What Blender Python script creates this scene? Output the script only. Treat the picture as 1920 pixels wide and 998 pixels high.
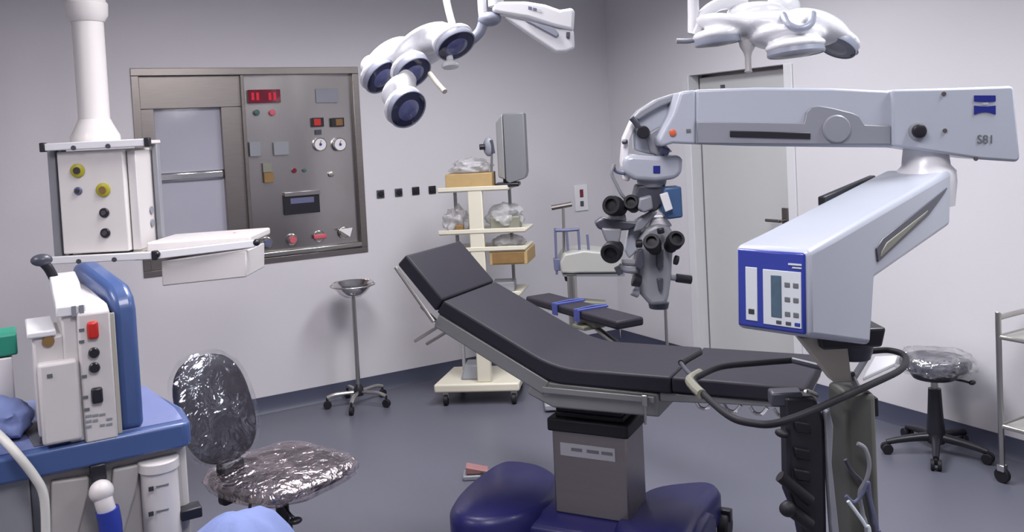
import bpy, bmesh, math, random
import numpy as np
from mathutils import Matrix, Vector, noise

for o in list(bpy.data.objects):
    bpy.data.objects.remove(o, do_unlink=True)
S = bpy.context.scene
COL = S.collection
PI = math.pi

# ------------------------------------------------------------------ camera
YAW, PITCH, ROLL, FPX, CX, CY, EYE = .52302, .04066, -.05038, 1657.0, 960.0, 316.0, 1.70
FWD = np.array([math.sin(YAW)*math.cos(PITCH), math.cos(YAW)*math.cos(PITCH), -math.sin(PITCH)])
_r = np.array([math.cos(YAW), -math.sin(YAW), 0.0]); _u = np.cross(_r, FWD)
RT = math.cos(ROLL)*_r + math.sin(ROLL)*_u
UP = -math.sin(ROLL)*_r + math.cos(ROLL)*_u
cd = bpy.data.cameras.new('camera')
cam = bpy.data.objects.new('camera', cd); COL.objects.link(cam)
cd.sensor_width = 36.0; cd.lens = FPX/1920*36.0
cd.shift_y = -(499.0-CY)/1920.0
cd.clip_start = .05; cd.clip_end = 60
cam.matrix_world = Matrix(((RT[0], UP[0], -FWD[0], 0), (RT[1], UP[1], -FWD[1], 0), (RT[2], UP[2], -FWD[2], EYE), (0, 0, 0, 1)))
S.camera = cam

# ------------------------------------------------------------------ world, exposure, lights
S.view_settings.view_transform = 'Standard'; S.view_settings.look = 'None'
S.view_settings.gamma = 1.0; S.view_settings.use_curve_mapping = False
S.view_settings.exposure = 0.0
W = bpy.data.worlds.new('world'); S.world = W; W.use_nodes = True
W.node_tree.nodes['Background'].inputs[0].default_value = (.8, .85, 1, 1)
W.node_tree.nodes['Background'].inputs[1].default_value = .3
ZC = 3.0
def area(name, loc, sx, sy, power, col=(1, 1, 1), aim=None, spread=2.25):
    l = bpy.data.lights.new(name, 'AREA'); l.shape = 'RECTANGLE'; l.size = sx; l.size_y = sy; l.energy = power; l.color = col; l.spread = spread
    o = bpy.data.objects.new(name, l); COL.objects.link(o); o.location = loc
    if aim is not None:
        o.rotation_euler = (Vector(aim)-Vector(loc)).to_track_quat('-Z', 'Y').to_euler()
    return o
LIGHTS = [((2.7, 3.5, ZC-.03), .6, 1.2, 46, (.95, .96, 1.0)), ((2.9, 1.0, ZC-.03), .6, 1.2, 42, (.97, .97, 1.0)),
          ((1.2, 3.3, ZC-.03), .6, 1.2, 52, (1.0, .94, .97)), ((.6, .9, ZC-.03), .6, 1.2, 44, (1.0, .95, .98)), ((-1.4, 2.6, ZC-.03), .6, 1.2, 38, (1.0, .93, .96))]
for i, (loc, sx, sy, pw, c) in enumerate(LIGHTS):
    area('ceiling_lamp', loc, sx, sy, pw, c, spread=(2.65, 2.3, 2.9, 3.0, 2.9)[i])

# ------------------------------------------------------------------ unprojection on real planes
C0 = np.array([0, 0, EYE])
def ray(x, y): return FWD + RT*((x-CX)/FPX) - UP*((y-CY)/FPX)
def PZ(x, y, z): d = ray(x, y); return Vector(C0 + d*(z-EYE)/d[2])
def PX(x, y, X): d = ray(x, y); return Vector(C0 + d*X/d[0])
def PY(x, y, Y): d = ray(x, y); return Vector(C0 + d*Y/d[1])
def PD(x, y, D): return Vector(C0 + ray(x, y)*D)
def PP(x, y, P0, n):
    d = ray(x, y); n = np.array(n); return Vector(C0 + d*float(((np.array(P0)-C0) @ n)/(d @ n)))

# ------------------------------------------------------------------ materials
MATS = {}
def mat(name, col, rough=.5, metal=0., var=.06, scale=12., bump=0., bscale=60., spec=.5, alpha=1., trans=0., coat=0., emit=None, es=0., aniso=None):
    m = bpy.data.materials.new(name); m.use_nodes = True; nt = m.node_tree; N = nt.nodes; L = nt.links
    b = N['Principled BSDF']
    tc = N.new('ShaderNodeTexCoord'); mp = N.new('ShaderNodeMapping'); L.new(tc.outputs['Object'], mp.inputs[0])
    if aniso: mp.inputs['Scale'].default_value = aniso
    nz = N.new('ShaderNodeTexNoise'); nz.inputs['Scale'].default_value = scale; nz.inputs['Detail'].default_value = 4; L.new(mp.outputs[0], nz.inputs[0])
    mx = N.new('ShaderNodeMix'); mx.data_type = 'RGBA'
    mx.inputs['A'].default_value = tuple(max(0, c*(1-var)) for c in col) + (1,)
    mx.inputs['B'].default_value = tuple(min(1, c*(1+var)) for c in col) + (1,)
    L.new(nz.outputs['Fac'], mx.inputs['Factor']); L.new(mx.outputs['Result'], b.inputs['Base Color'])
    b.inputs['Roughness'].default_value = rough; b.inputs['Metallic'].default_value = metal
    b.inputs['Specular IOR Level'].default_value = spec; b.inputs['Alpha'].default_value = alpha
    b.inputs['Transmission Weight'].default_value = trans; b.inputs['Coat Weight'].default_value = coat
    if bump:
        n2 = N.new('ShaderNodeTexNoise'); n2.inputs['Scale'].default_value = bscale; n2.inputs['Detail'].default_value = 3; L.new(mp.outputs[0], n2.inputs[0])
        bp = N.new('ShaderNodeBump'); bp.inputs['Strength'].default_value = bump; bp.inputs['Distance'].default_value = .01
        L.new(n2.outputs['Fac'], bp.inputs['Height']); L.new(bp.outputs[0], b.inputs['Normal'])
    if emit:
        b.inputs['Emission Color'].default_value = tuple(emit)+(1,); b.inputs['Emission Strength'].default_value = es
    MATS[name] = m
    return m
mat('wall_paint', (.60, .585, .615), .55, var=.015, scale=1.5, bump=.05, bscale=150)
mat('wall_paint_right', (.62, .605, .635), .5, var=.015, scale=1.5, bump=.05, bscale=150)
mat('ceiling_paint', (.70, .70, .72), .7, var=.01)
mat('vinyl_floor', (.105, .108, .140), .38, var=.12, scale=260, bump=.02, bscale=200)
mat('cove_vinyl', (.050, .056, .092), .4, var=.08, scale=60)
mat('door_paint', (.50, .505, .50), .4, var=.02)
mat('door_trim', (.62, .62, .64), .4, var=.02)
mat('brushed_steel', (.30, .275, .26), .33, 1., var=.12, scale=8, bump=.03, bscale=30, aniso=(1, 1, 30))
mat('panel_steel', (.44, .42, .41), .26, 1., var=.08, scale=3, bump=.05, bscale=2.2)
mat('dark_steel', (.23, .21, .20), .38, 1., var=.1)
mat('chrome', (.72, .71, .70), .14, 1., var=.05)
mat('dull_chrome', (.5, .49, .46), .28, 1., var=.08)
mat('viewer_glass', (.40, .40, .47), .12, var=.03, scale=2, coat=.3)
mat('white_plastic', (.72, .72, .74), .32, var=.02, coat=.15)
mat('pendant_white', (.70, .68, .67), .35, var=.02, coat=.1)
mat('lamp_white', (.74, .75, .78), .25, var=.02, coat=.2)
mat('lamp_grey', (.25, .27, .34), .35, var=.04)
mat('lens_blue', (.016, .018, .055), .12, var=.25, scale=30, coat=.6)
mat('lens_glow', (.10, .11, .25), .15, var=.3, scale=40, coat=.6)
mat('lens_rim', (.02, .02, .04), .3, var=.1)
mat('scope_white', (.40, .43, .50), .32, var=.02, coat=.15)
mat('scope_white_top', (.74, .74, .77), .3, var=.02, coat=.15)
mat('scope_grey', (.235, .245, .285), .38, var=.04)
mat('scope_midgrey', (.25, .26, .29), .35, var=.05)
mat('scope_darkgrey', (.055, .058, .08), .35, var=.08)
mat('beige_cover', (.42, .40, .35), .5, var=.06)
mat('column_olive', (.105, .108, .095), .5, var=.15, scale=5)
mat('olive_grey', (.20, .20, .16), .5, var=.08)
mat('logo_blue', (.010, .018, .20), .35, var=.03)
mat('panel_blue', (.018, .035, .28), .3, var=.05, coat=.2)
mat('membrane', (.55, .60, .64), .35, var=.03)
mat('lcd', (.055, .10, .15), .15, var=.3, scale=50, coat=.4)
mat('ink', (.03, .03, .035), .5, var=.1)
mat('grey_ink', (.12, .13, .14), .5, var=.1)
mat('black_plastic', (.012, .012, .018), .35, var=.15)
mat('black_rubber', (.012, .012, .016), .55, var=.15, spec=.3)
mat('black_vinyl', (.022, .020, .029), .5, var=.10, scale=6, bump=.10, bscale=9, spec=.24)
mat('black_vinyl_side', (.012, .011, .018), .5, var=.15)
mat('table_grey', (.23, .235, .235), .4, .3, var=.05)
mat('column_steel', (.30, .275, .27), .36, .9, var=.08, scale=5, aniso=(1, 1, 12))
mat('table_blue', (.014, .014, .095), .36, var=.08, coat=.05, spec=.35)
mat('label_paper', (.34, .34, .37), .5, var=.03)
mat('cream_enamel', (.64, .61, .50), .38, var=.03)
mat('tray_cream', (.34, .34, .32), .4, var=.03)
mat('cardboard', (.42, .29, .13), .7, var=.12, scale=25)
mat('brown_wood', (.22, .13, .045), .6, var=.25, scale=20)
mat('clear_wrap', (.75, .76, .80), .16, var=.05, bump=.6, bscale=28, alpha=.42)
mat('film_wrap_grey', (.55, .55, .56), .2, var=.2, scale=16, bump=.9, bscale=20, alpha=.50)
mat('monitor_grey', (.40, .41, .42), .4, var=.03)
mat('monitor_dark', (.17, .175, .19), .4, var=.05)
mat('navy_cabinet', (.05, .11, .24), .35, var=.06)
mat('strap_blue', (.06, .08, .28), .6, var=.1)
mat('rack_blue', (.11, .12, .21), .4, var=.1)
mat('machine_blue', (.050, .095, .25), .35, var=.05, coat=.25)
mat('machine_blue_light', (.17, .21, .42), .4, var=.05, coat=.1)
mat('machine_grey', (.40, .385, .375), .45, var=.04)
mat('machine_white', (.60, .58, .58), .4, var=.03)
mat('machine_dark', (.10, .105, .13), .5, var=.1)
mat('cable_white', (.60, .60, .57), .45, var=.03)
mat('red', (.50, .02, .015), .35, var=.1)
mat('crimson', (.16, .002, .02), .2, var=.15, coat=.5)
mat('led_red', (.6, .01, .03), .3, var=.1, emit=(1, .02, .06), es=.10)
mat('dull_pink', (.28, .14, .14), .5, var=.1)
mat('pale_red', (.55, .10, .13), .4, var=.1)
mat('orange_red', (.60, .12, .05), .4, var=.05)
mat('amber', (.20, .10, .03), .4, var=.1)
mat('yellow', (.42, .38, .03), .4, var=.1)
mat('green_lens', (.05, .12, .11), .4, var=.1)
mat('green_box', (.02, .25, .17), .5, var=.08)
mat('paper_white', (.7, .68, .68), .6, var=.03)
mat('cloth_blue', (.17, .22, .44), .85, var=.10, scale=7, bump=.3, bscale=30)
mat('blue_plug', (.02, .04, .30), .4, var=.08)
def film(name, tint, lo, hi, scale, rough=.12, bump=1.0, bs=22):
    m = bpy.data.materials.new(name); m.use_nodes = True; nt = m.node_tree; N = nt.nodes; L = nt.links
    N.remove(N['Principled BSDF']); out = N['Material Output']
    tc = N.new('ShaderNodeTexCoord'); nz = N.new('ShaderNodeTexNoise'); nz.inputs['Scale'].default_value = scale; nz.inputs['Detail'].default_value = 5; nz.inputs['Distortion'].default_value = 1.2
    L.new(tc.outputs['Object'], nz.inputs[0])
    mr = N.new('ShaderNodeMapRange'); mr.inputs['From Min'].default_value = .40; mr.inputs['From Max'].default_value = .68; mr.inputs['To Min'].default_value = lo; mr.inputs['To Max'].default_value = hi
    L.new(nz.outputs['Fac'], mr.inputs['Value'])
    n2 = N.new('ShaderNodeTexNoise'); n2.inputs['Scale'].default_value = bs; n2.inputs['Detail'].default_value = 3; n2.inputs['Distortion'].default_value = .8; L.new(tc.outputs['Object'], n2.inputs[0])
    bp = N.new('ShaderNodeBump'); bp.inputs['Strength'].default_value = bump; bp.inputs['Distance'].default_value = .02; L.new(n2.outputs['Fac'], bp.inputs['Height'])
    gl = N.new('ShaderNodeBsdfGlossy'); gl.inputs['Roughness'].default_value = rough; gl.inputs['Color'].default_value = tuple(tint)+(1,); L.new(bp.outputs[0], gl.inputs['Normal'])
    tr = N.new('ShaderNodeBsdfTransparent'); ms = N.new('ShaderNodeMixShader')
    L.new(mr.outputs[0], ms.inputs[0]); L.new(tr.outputs[0], ms.inputs[1]); L.new(gl.outputs[0], ms.inputs[2]); L.new(ms.outputs[0], out.inputs['Surface'])
    MATS[name] = m
film('film_wrap', (.95, .85, .88), .24, .62, 9, .2); film('film_wrap_thin', (.8, .85, .95), .02, .22, 5, .10, .9, 12); film('film_wrap_stool', (.9, .9, .9), .12, .6, 7, .12, 1.0, 14)
mat('diffuser', (.9, .9, .9), .5, var=.0, emit=(1, 1, 1), es=3.0)

# ------------------------------------------------------------------ mesh builder
ROOTINV = {}
def perp(v):
    v = v.normalized(); a = Vector((0, 0, 1)) if abs(v.z) < .9 else Vector((1, 0, 0))
    x = v.cross(a).normalized(); return x, v.cross(x).normalized()
class MB:
    def __init__(self, M=None):
        self.b = bmesh.new(); self.M = M.copy() if M is not None else Matrix.Identity(4)
    def v(self, p): return self.b.verts.new(self.M @ Vector(p))
    def faces(self, vs, fs):
        for f in fs:
            try: self.b.faces.new([vs[i] for i in f])
            except ValueError: pass
    def box(self, c, s, rot=None, rz=0, taper=1.0):
        R = rot if rot is not None else Matrix.Rotation(rz, 3, 'Z')
        vs = []
        for dz in (-.5, .5):
            k = taper if dz > 0 else 1
            for dx, dy in ((-.5, -.5), (.5, -.5), (.5, .5), (-.5, .5)):
                vs.append(self.v(Vector(c) + R @ Vector((dx*s[0]*k, dy*s[1]*k, dz*s[2]))))
        self.faces(vs, [(3, 2, 1, 0), (4, 5, 6, 7), (0, 1, 5, 4), (1, 2, 6, 5), (2, 3, 7, 6), (3, 0, 4, 7)]); return self
    def span(self, a, b): # axis box from corner to corner
        a = Vector(a); b = Vector(b)
        return self.box((a+b)/2, [abs(b[i]-a[i]) for i in range(3)])
    def prism(self, pts, ext):
        ext = Vector(ext); n = len(pts); vs = [self.v(p) for p in pts] + [self.v(Vector(p)+ext) for p in pts]
        self.faces(vs, [tuple(range(n))[::-1], tuple(range(n, 2*n))] + [(i, (i+1) % n, n+(i+1) % n, n+i) for i in range(n)]); return self
    def cyl(self, p0, p1, r0, r1=None, seg=24):
        p0 = Vector(p0); p1 = Vector(p1); r1 = r0 if r1 is None else r1
        return self.rings([(p0, r0), (p1, r1)], seg)
    def rings(self, pr, seg=24, axis=None, sx=1.0, cap=True):
        rs = []
        n = len(pr)
        ax = axis
        for i, (p, r) in enumerate(pr):
            p = Vector(p)
            if axis is None:
                a = Vector(pr[max(0, i-1)][0]); b = Vector(pr[min(n-1, i+1)][0]); d = (b-a)
                if d.length < 1e-9: d = Vector((0, 0, 1))
                d.normalize()
            else: d = Vector(axis).normalized()
            if i == 0: x, y = perp(d)
            else:
                x = (x - d*x.dot(d)).normalized(); y = d.cross(x).normalized()
            rs.append([self.v(p + x*(math.cos(2*PI*k/seg)*r*sx) + y*(math.sin(2*PI*k/seg)*r)) for k in range(seg)])
        for a, b in zip(rs, rs[1:]):
            for k in range(seg):
                try: self.b.faces.new((a[k], a[(k+1) % seg], b[(k+1) % seg], b[k]))
                except ValueError: pass
        if cap:
            self.b.faces.new(rs[0][::-1]); self.b.faces.new(rs[-1])
        return self
    def lathe(self, o, axis, prof, seg=28): # prof (r, h)
        o = Vector(o); d = Vector(axis).normalized()
        return self.rings([(o + d*h, max(r, 1e-4)) for r, h in prof], seg, axis=d)
    def tube(self, pts, r, seg=10, closed=False, smooth=6):
        P = [Vector(p) for p in pts]
        if smooth and len(P) > 2:
            Q = []; n = len(P)
            rng = range(n) if closed else range(n-1)
            for i in rng:
                if closed: a, b, c, d = P[(i-1) % n], P[i], P[(i+1) % n], P[(i+2) % n]
                else: a, b, c, d = P[max(0, i-1)], P[i], P[i+1], P[min(n-1, i+2)]
                for k in range(smooth):
                    t = k/smooth
                    Q.append(.5*((2*b) + (c-a)*t + (2*a-5*b+4*c-d)*t*t + (3*b-a-3*c+d)*t**3))
            if not closed: Q.append(P[-1])
            P = Q
        if closed: P = P + [P[0], P[1]]
        return self.rings([(p, r) for p in P], seg)
    def ell(self, c, rad, rot=None, seg=20, rn=12):
        c = Vector(c); R = rot if rot is not None else Matrix.Identity(3)
        rs = []
        for i in range(1, rn):
            t = PI*i/rn
            rs.append([self.v(c + R @ Vector((rad[0]*math.sin(t)*math.cos(2*PI*k/seg), rad[1]*math.sin(t)*math.sin(2*PI*k/seg), rad[2]*math.cos(t)))) for k in range(seg)])
        top = self.v(c + R @ Vector((0, 0, rad[2]))); bot = self.v(c - R @ Vector((0, 0, rad[2])))
        for a, b in zip(rs, rs[1:]):
            for k in range(seg): self.b.faces.new((a[k], b[k], b[(k+1) % seg], a[(k+1) % seg]))
        for k in range(seg):
            self.b.faces.new((top, rs[0][k], rs[0][(k+1) % seg])); self.b.faces.new((bot, rs[-1][(k+1) % seg], rs[-1][k]))
        return self
    def build(self, name, m, parent=None, bevel=0., seg=2, label=None, cat=None, group=None, kind=None, angle=.6, remesh=0., smooth=0, subsurf=0):
        bmesh.ops.recalc_face_normals(self.b, faces=self.b.faces)
        inv = ROOTINV.get(parent.name) if parent is not None else None
        if inv is not None: self.b.transform(inv)
        me = bpy.data.meshes.new(name); self.b.to_mesh(me); self.b.free()
        me.materials.append(MATS[m]); o = bpy.data.objects.new(name, me); COL.objects.link(o)
        me.shade_smooth()
        if not remesh and not subsurf: me.set_sharp_from_angle(angle=angle)
        if parent is not None:
            o.parent = parent
            ROOTINV[o.name] = inv if inv is not None else Matrix.Identity(4)
        if remesh:
            md = o.modifiers.new('remesh', 'REMESH'); md.mode = 'VOXEL'; md.voxel_size = remesh; md.use_smooth_shade = True
        if smooth:
            md = o.modifiers.new('smooth', 'SMOOTH'); md.iterations = smooth; md.factor = .6
        if bevel:
            md = o.modifiers.new('bevel', 'BEVEL'); md.width = bevel; md.segments = seg; md.limit_method = 'ANGLE'; md.angle_limit = .6
        if subsurf:
            md = o.modifiers.new('sub', 'SUBSURF'); md.levels = subsurf; md.render_levels = subsurf
        if label: o['label'] = label
        if cat: o['category'] = cat
        if group: o['group'] = group
        if kind: o['kind'] = kind
        return o
def thing(name, label, cat, M=None, group=None):
    o = bpy.data.objects.new(name, None); COL.objects.link(o); o.empty_display_size = .05
    M = M if M is not None else Matrix.Identity(4)
    if not isinstance(M, Matrix): M = Matrix.Translation(Vector(M))
    o.matrix_world = M; ROOTINV[o.name] = M.inverted()
    o['label'] = label; o['category'] = cat
    if group: o['group'] = group
    return o
def text(name, body, P, xdir, ydir, size, m, parent, label=None):
    cu = bpy.data.curves.new(name, 'FONT'); cu.body = body; cu.size = size; cu.align_x = 'CENTER'; cu.align_y = 'CENTER'; cu.extrude = .0006
    o = bpy.data.objects.new(name, cu); COL.objects.link(o)
    x = Vector(xdir).normalized(); z = x.cross(Vector(ydir)).normalized(); y = z.cross(x)
    M = Matrix(((x.x, y.x, z.x, P[0]), (x.y, y.y, z.y, P[1]), (x.z, y.z, z.z, P[2]), (0, 0, 0, 1)))
    dg = bpy.context.evaluated_depsgraph_get()
    me = bpy.data.meshes.new_from_object(o.evaluated_get(dg)); bpy.data.objects.remove(o)
    me.transform(ROOTINV.get(parent.name, Matrix.Identity(4)) @ M)
    me.materials.clear(); me.materials.append(MATS[m])
    o = bpy.data.objects.new(name, me); COL.objects.link(o); o.parent = parent
    if label: o['label'] = label
    return o
def copy_tree(o, parent=None):
    c = o.copy(); COL.objects.link(c)
    if parent is not None: c.parent = parent
    for ch in [k for k in bpy.data.objects if k.parent == o]: copy_tree(ch, c)
    return c
def frame(o, x, z=(0, 0, 1)):
    x = Vector(x).normalized(); z = Vector(z); y = z.cross(x).normalized(); z = x.cross(y)
    return Matrix(((x.x, y.x, z.x, o[0]), (x.y, y.y, z.y, o[1]), (x.z, y.z, z.z, o[2]), (0, 0, 0, 1)))
FH = Vector((math.sin(YAW), math.cos(YAW), 0))       # horizontal looking direction
RH = Vector((math.cos(YAW), -math.sin(YAW), 0))      # horizontal rightward direction
UZ = Vector((0, 0, 1))
# ------------------------------------------------------------------ room
YL, XR = 5.641, 4.160
X0, Y0 = -2.6, -1.6
MB().span((X0-.1, Y0-.1, -.1), (XR+.1, YL+.1, 0)).build('floor', 'vinyl_floor', kind='structure')
MB().span((X0-.1, Y0-.1, ZC), (XR+.1, YL+.1, ZC+.1)).build('ceiling', 'ceiling_paint', kind='structure')
MB().span((X0-.1, Y0, 0), (X0, YL, ZC)).build('wall_side', 'wall_paint', kind='structure')
MB().span((X0, Y0-.1, 0), (XR, Y0, ZC)).build('wall_rear', 'wall_paint', kind='structure')
# wall with the stainless panels: hole for the recessed unit
a0 = PY(243, 128, YL); a1 = PY(692, 472, YL); PX0, PX1 = a0.x, 2.100
PZ1 = 2.19; PZ0 = a1.z
m = MB()
m.span((X0, YL, 0), (PX0, YL+.15, ZC)); m.span((PX1, YL, 0), (XR+.15, YL+.15, ZC))
m.span((PX0, YL, 0), (PX1, YL+.15, PZ0)); m.span((PX0, YL, PZ1), (PX1, YL+.15, ZC))
m.build('wall_left', 'wall_paint', kind='structure')
# wall with the door
d0 = PX(1290, 141, XR); d1 = PX(1473, 120, XR); DYa, DYb, DZ = d1.y, d0.y, d1.z
m = MB(); T = .16
m.span((XR, Y0, 0), (XR+T, DYa, ZC)); m.span((XR, DYb, 0), (XR+T, YL, ZC)); m.span((XR, DYa, DZ), (XR+T, DYb, ZC))
m.build('wall_right', 'wall_paint_right', kind='structure')
bz = .1
m = MB(); m.prism([(X0, YL-.001, 0), (X0, YL-.03, 0), (X0, YL-.012, .03), (X0, YL-.006, bz), (X0, YL-.001, bz)], (XR-X0, 0, 0)); m.build('baseboard_left', 'cove_vinyl', kind='structure')
for i, (ya, yb) in enumerate(((Y0, DYa-.06), (DYb+.06, YL-.03))):
    m = MB(); m.prism([(XR-.001, ya, 0), (XR-.03, ya, 0), (XR-.012, ya, .03), (XR-.006, ya, bz), (XR-.001, ya, bz)], (0, yb-ya, 0)); m.build('baseboard_right', 'cove_vinyl', kind='structure')
# door recessed in the wall
dr = MB().span((XR+.085, DYa+.02, .006), (XR+.125, DYb-.02, DZ-.02)).build('door_1', 'door_paint', kind='structure', bevel=.002)
m = MB(); m.box((XR+.078, DYa+.12, 1.03), (.012, .05, .22)); m.cyl((XR+.075, DYa+.12, 1.06), (XR+.03, DYa+.12, 1.06), .009); m.cyl((XR+.03, DYa+.12, 1.06), (XR+.03, DYa+.24, 1.06), .010)
m.build('door_handle', 'dark_steel', dr, bevel=.002)
m = MB()
m.span((XR-.012, DYa-.055, 0), (XR+.085, DYa+.012, DZ+.0)); m.span((XR-.012, DYb-.012, 0), (XR+.085, DYb+.055, DZ+.0))
m.build('trim_1', 'door_trim', kind='structure', bevel=.004)
m = MB(); m.span((XR+.125, DYa, 0), (XR+.155, DYb, DZ)); m.build('trim_2', 'dark_steel', kind='structure')
# ceiling light fixtures
for i, (loc, sx, sy, pw, c) in enumerate(LIGHTS):
    t = thing('ceiling_light', 'recessed rectangular ceiling light panel, number %d from the door' % (i+1), 'light', (loc[0], loc[1], ZC))
    t['label'] = ['recessed ceiling light over the space between table and door', 'recessed ceiling light above the microscope stand', 'recessed ceiling light nearest the stainless wall panel', 'recessed ceiling light above where the photographer stands', 'recessed ceiling light furthest left in the room'][i]
    m = MB()
    for (ax, ay, bx, by) in ((-1, -1, 1, -.94), (-1, .94, 1, 1), (-1, -.94, -.9, .94), (.9, -.94, 1, .94)):
        m.span((loc[0]+ax*(sx/2+.04), loc[1]+ay*(sy/2+.04), ZC-.028), (loc[0]+bx*(sx/2+.04), loc[1]+by*(sy/2+.04), ZC))
    m.build('frame', 'white_plastic', t)
    MB().box((loc[0], loc[1], ZC-.008), (sx, sy, .012)).build('diffuser', 'diffuser', t)

# ------------------------------------------------------------------ stainless wall unit
def wp(x, y, d=0.): return PY(x, y, YL+d)
REC = .05
fr = thing('wall_panel_surround', 'brushed stainless steel surround let into the left wall, framing viewer and control panel', 'panel frame', ((PX0+PX1)/2, YL, PZ0))
m = MB(); w = .045
m.span((PX0, YL-.008, PZ1-w), (PX1, YL+.13, PZ1)); m.span((PX0, YL-.008, PZ0), (PX1, YL+.13, PZ0+w*.8))
m.span((PX0, YL-.008, PZ0+w*.8), (PX0+w, YL+.13, PZ1-w)); m.span((PX1-w, YL-.008, PZ0+w*.8), (PX1, YL+.13, PZ1-w))
m.build('frame', 'brushed_steel', fr, bevel=.003)
MB().span((PX0+w, YL+.125, PZ0), (PX1-w, YL+.14, PZ1)).build('back_plate', 'dark_steel', fr)
xs = wp(432, 300, REC).x; xs = 1.335
vw = thing('film_viewer', 'stainless wall-set viewing box with two pale panes, left of the control panel', 'viewer', ((PX0+xs)/2, YL+REC, PZ0))
vx0, vx1 = PX0+w, xs; vz0, vz1 = PZ0+w*.8, PZ1-w
p0 = wp(290, 205, REC); p1 = wp(408, 318, REC); q0 = wp(302, 334, REC); q1 = wp(420, 480, REC)
ix0, ix1 = vx0+.075, vx1-.135
iz_top = p0.z; iz_m1 = wp(350, 322, REC).z; iz_m0 = wp(360, 338, REC).z; iz_b = vz0+.10
m = MB()
m.span((vx0, YL+.02, iz_top), (vx1, YL+.12, vz1)); m.span((vx0, YL+.02, vz0), (vx1, YL+.12, iz_b))
m.span((vx0, YL+.02, iz_b), (ix0, YL+.12, iz_top)); m.span((ix1, YL+.02, iz_b), (vx1, YL+.12, iz_top))
m.build('housing', 'brushed_steel', vw, bevel=.003)
MB().span((ix0, YL+.03, iz_m0), (ix1, YL+.085, iz_m1)).build('cross_bar', 'chrome', vw, bevel=.012)
for za, zb in ((iz_b, iz_m0), (iz_m1, iz_top)):
    MB().span((ix0, YL+.055, za), (ix1, YL+.065, zb)).build('viewing_pane', 'viewer_glass', vw)
# control panel, gently bowed sheet
cx0, cx1 = xs+.012, PX1-w; YC = YL+.018
cp = thing('control_panel', 'stainless theatre control panel with red display, gauges and buttons in the left wall', 'control panel', ((cx0+cx1)/2, YL, PZ0))
m = MB(); n = 14
pts = [(cx0+(cx1-cx0)*i/n, YC + .009*math.cos(PI*(i/n-.5)*2)*-1 + .004, vz0) for i in range(n+1)]
pts += [(cx1, YL+.10, vz0), (cx0, YL+.10, vz0)]
m.prism(pts, (0, 0, vz1-vz0)); m.build('face_plate', 'panel_steel', cp, angle=.4)
MB().span((xs-.012, YL-.004, vz0), (xs+.010, YL+.10, vz1)).build('divider', 'dark_steel', cp, bevel=.003)
YF = YC-.004
def cpx(x, y): return PY(x, y, YF)
def cpbox(name, m_, x0, y0, x1, y1, th=.012, bev=.002, par=None, label=None):
    a = cpx(x0, y0); b = cpx(x1, y1); zc = (a.z+b.z)/2
    hz = abs(y1-y0)*YF*1.17/FPX/2; xa = cpx(x0, (y0+y1)/2).x; xb = cpx(x1, (y0+y1)/2).x
    return MB().span((xa, YF-th, zc-hz), (xb, YF+.004, zc+hz)).build(name, m_, par or cp, bevel=bev, label=label)
def cpcyl(name, m_, x, y, r, th=.015, par=None, label=None):
    a = cpx(x, y)
    return MB().lathe((a.x, YF+.004, a.z), (0, -1, 0), [(r, 0), (r, th*.8+.004), (r*.85, th+.004), (.001, th+.005)], 20).build(name, m_, par or cp, label=label)
dsp = cpbox('display', 'crimson', 464, 170, 525, 191, .014, label='dark red digital clock display')
for k, xx in enumerate((473, 482, 505, 514)): cpbox('display_digit', 'led_red', xx-2.5, 175, xx+2.5, 187, .0155, 0, dsp)
cpcyl('indicator_light', 'green_lens', 481, 211, .018, label='dark green indicator light')
cpcyl('indicator_light', 'pale_red', 510, 211, .020, label='red indicator light')
cpbox('button_plate', 'scope_midgrey', 467, 268, 487, 291, .02); cpbox('button_plate', 'scope_midgrey', 512, 268, 540, 289, .02)
cpbox('name_plate', 'scope_grey', 592, 168, 633, 191, .006)
b_ = cpbox('switch', 'black_plastic', 583, 222, 606, 237, .016); cpbox('switch_lens', 'red', 587, 224, 600, 235, .02, .002, b_)
b_ = cpbox('switch', 'black_plastic', 621, 222, 644, 237, .016, label='amber lit switch'); cpbox('switch_lens', 'amber', 628, 224, 641, 235, .02, .002, b_)
cpbox('push_button', 'scope_darkgrey', 591, 244, 602, 252, .012)
for xx in (599, 636):
    a = cpx(xx, 271)
    g = MB().lathe((a.x, YF+.004, a.z), (0, -1, 0), [(.044, 0), (.044, .02), (.040, .024)], 28).build('pressure_gauge', 'chrome', cp)
    MB().lathe((a.x, YF-.02, a.z), (0, -1, 0), [(.038, 0), (.038, .0015)], 28).build('gauge_dial', 'paper_white', g)
    MB().cyl((a.x, YF-.022, a.z), (a.x+.001, YF-.026, a.z), .009, seg=12).build('gauge_hub', 'panel_blue', g)
    MB().box((a.x, YF-.024, a.z+.014), (.003, .002, .028), rot=Matrix.Rotation(.5, 3, 'Y')).build('gauge_needle', 'ink', g)
sb = cpbox('rocker_switch', 'olive_grey', 492, 307, 509, 322, .014); sb = cpbox('rocker_switch', 'brown_wood', 494, 325, 512, 341, .02, label='reddish brown rocker switch')
cpcyl('indicator_light', 'crimson', 551, 320, .016, label='deep red indicator light'); cpcyl('indicator_light', 'green_lens', 570, 319, .013, label='small grey-green indicator light')
cpcyl('plug_cap', 'dull_chrome', 621, 327, .018, .006)
kb = cpbox('keypad_unit', 'black_plastic', 531, 366, 598, 398, .02); cpbox('keypad_hood', 'panel_steel', 531, 359, 598, 366, .03, .002, kb)
cpbox('keypad_screen', 'rack_blue', 543, 371, 587, 380, .022, .001, kb)
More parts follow.
